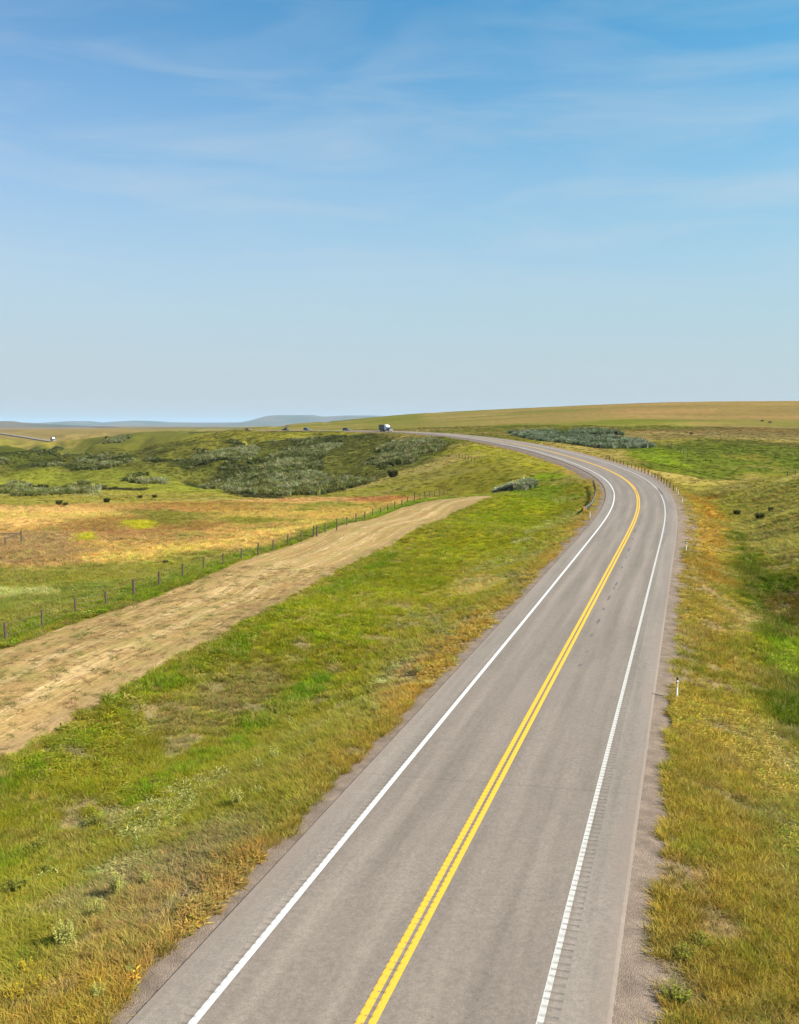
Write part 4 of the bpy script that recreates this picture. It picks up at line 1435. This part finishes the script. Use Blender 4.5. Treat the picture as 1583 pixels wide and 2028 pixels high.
G1 = 'pale leafy weeds standing out of the left verge'
for i, (px, py, sc, lab) in enumerate([
        (545, 1510, .95, 'pale leafy weed above the brown gap on the left verge, highest of the big ones'),
        (512, 1532, .9, 'pale leafy weed just below and left of the highest big one'),
        (470, 1600, 1.1, 'broad pale weed halfway between the green ditch and the road'),
        (510, 1580, .8, 'pale weed leaning against the right of the broad one'),
        (235, 1775, 1.05, 'tall pale weed on the lower left verge beside bare soil'),
        (292, 1755, .75, 'smaller pale weed right of the tall one on bare soil'),
        (130, 1880, 1.15, 'wide pale weed with a yellow flowered neighbour at the lower left'),
        (198, 1820, .8, 'thin pale weed between the wide one and the tall one'),
        (195, 1985, .7, 'short pale weed near the bottom left by orange grass'),
        (260, 1935, .5, 'small pale tuft of leaves close to the gravel edge at bottom'),
        (720, 1400, .9, 'pale weed in the middle of the left verge near orange grass'),
        (745, 1415, .8, 'pale weed next to orange grass right of its twin'),
        (770, 1360, .75, 'pale weed higher along the verge above the orange grass'),
        (830, 1335, .8, 'pale weed by the road where the verge turns yellow'),
        (760, 1330, .75, 'pale weed in yellow green grass below the olive patch'),
        (870, 1250, .8, 'pale weed far up the left verge nearest the bend')]):
    plant('leafy_weed', px, py, sc, i % 3, lab, 'plant', G1)
yl = plant_mesh(18, .7, .4, .10, M_FLOW, 230)
ys_ = yl[0].build('stems', M_STEM); ysd = ys_.data; bpy.data.objects.remove(ys_)
for px, py, sc, lab in [(55, 1935, .65, 'yellow flowering weed at the bottom left corner'), (85, 1960, .5, 'small yellow flowering weed beside the corner one'),
                        (270, 1560, .0, ''), (30, 1985, .6, 'yellow flowering weed lowest on the left edge')]:
    if sc:
        plant('flowering_weed', px, py, sc, 0, lab, 'plant', 'yellow flowering weeds at the bottom left', (yl[1], ysd))
gl_ = plant_mesh(30, .62, .45, .10, M_LGREEN, 240)
gs_ = gl_[0].build('stems', M_STEM); gsd_ = gs_.data; bpy.data.objects.remove(gs_)
for px, py, sc, lab in [(30, 1770, 1.0, 'bright green weed at the left edge below the ditch'), (95, 1735, .8, 'bright green weed right of the edge one'), (70, 1690, .9, 'bright green weed above the edge ones'),
                        (190, 1640, .9, 'bright green weed in the ditch left of bare soil'), (310, 1560, .7, 'bright green weed along the ditch grass'), (1360, 1905, .7, 'bright green weed on the right verge by the gravel'),
                        (1390, 1880, .7, 'bright green weed behind the one by the right gravel'), (1340, 1985, .8, 'green weed at the bottom of the right verge'), (1367, 1768, .5, 'small green tuft alone on the dry right verge')]:
    plant('green_weed', px, py, sc, 0, lab, 'plant', 'green weeds on the verges', (gl_[1], gsd_))
bl = plant_mesh(60, 1.0, .8, .26, M_DGREEN, 250)
bs_ = bl[0].build('stems', M_STEM); bsd_ = bs_.data; bpy.data.objects.remove(bs_)
for px, py, sc, lab in [(1505, 1030, 1.35, 'dark round bush on the right mound, right of two'), (1460, 1020, 1.1, 'dark low bush on the right mound, left of two'), (1527, 1012, .8, 'small dark bush behind the two on the right mound'),
                        (778, 946, 3.2, 'dark round shrub at the foot of the scrub slope near the gully'), (212, 996, 1.3, 'dark bush in the green flat before the tan field'), (118, 1001, 1.3, 'dark bush leftmost in the flat before the tan field'),
                        (130, 1003, 1.0, 'small dark bush touching the leftmost bush'), (278, 987, 1.0, 'dark bush in the flat, left of two by the creek'), (306, 986, 1.1, 'dark bush in the flat, right of two by the creek'),
                        (328, 1117, .6, 'small dark tuft behind the fence in pale grass'), (80, 967, 2.0, 'dark bush on the bank of the blue creek bend'), (92, 967, 1.8, 'dark bush right of the one on the creek bank')]:
    plant('dark_bush', px, py, sc * .72, 0, lab, 'bush', 'dark bushes scattered over the grassland', (bl[1], bsd_))

# ------------------------------------------------------------------ haze
t = NT('haze')
vol = t.n('ShaderNodeVolumePrincipled', {'Color': (.58, .80, 1.0, 1), 'Density': 3.3e-5, 'Anisotropy': 0.0})
t.l(vol.outputs[0], t.out.inputs['Volume'])
hz = MB().box((0, 0, 90), (90000, 90000, 260)).build('haze', t.m)
tag(hz, 'pale summer haze over the prairie', None, None, 'stuff')
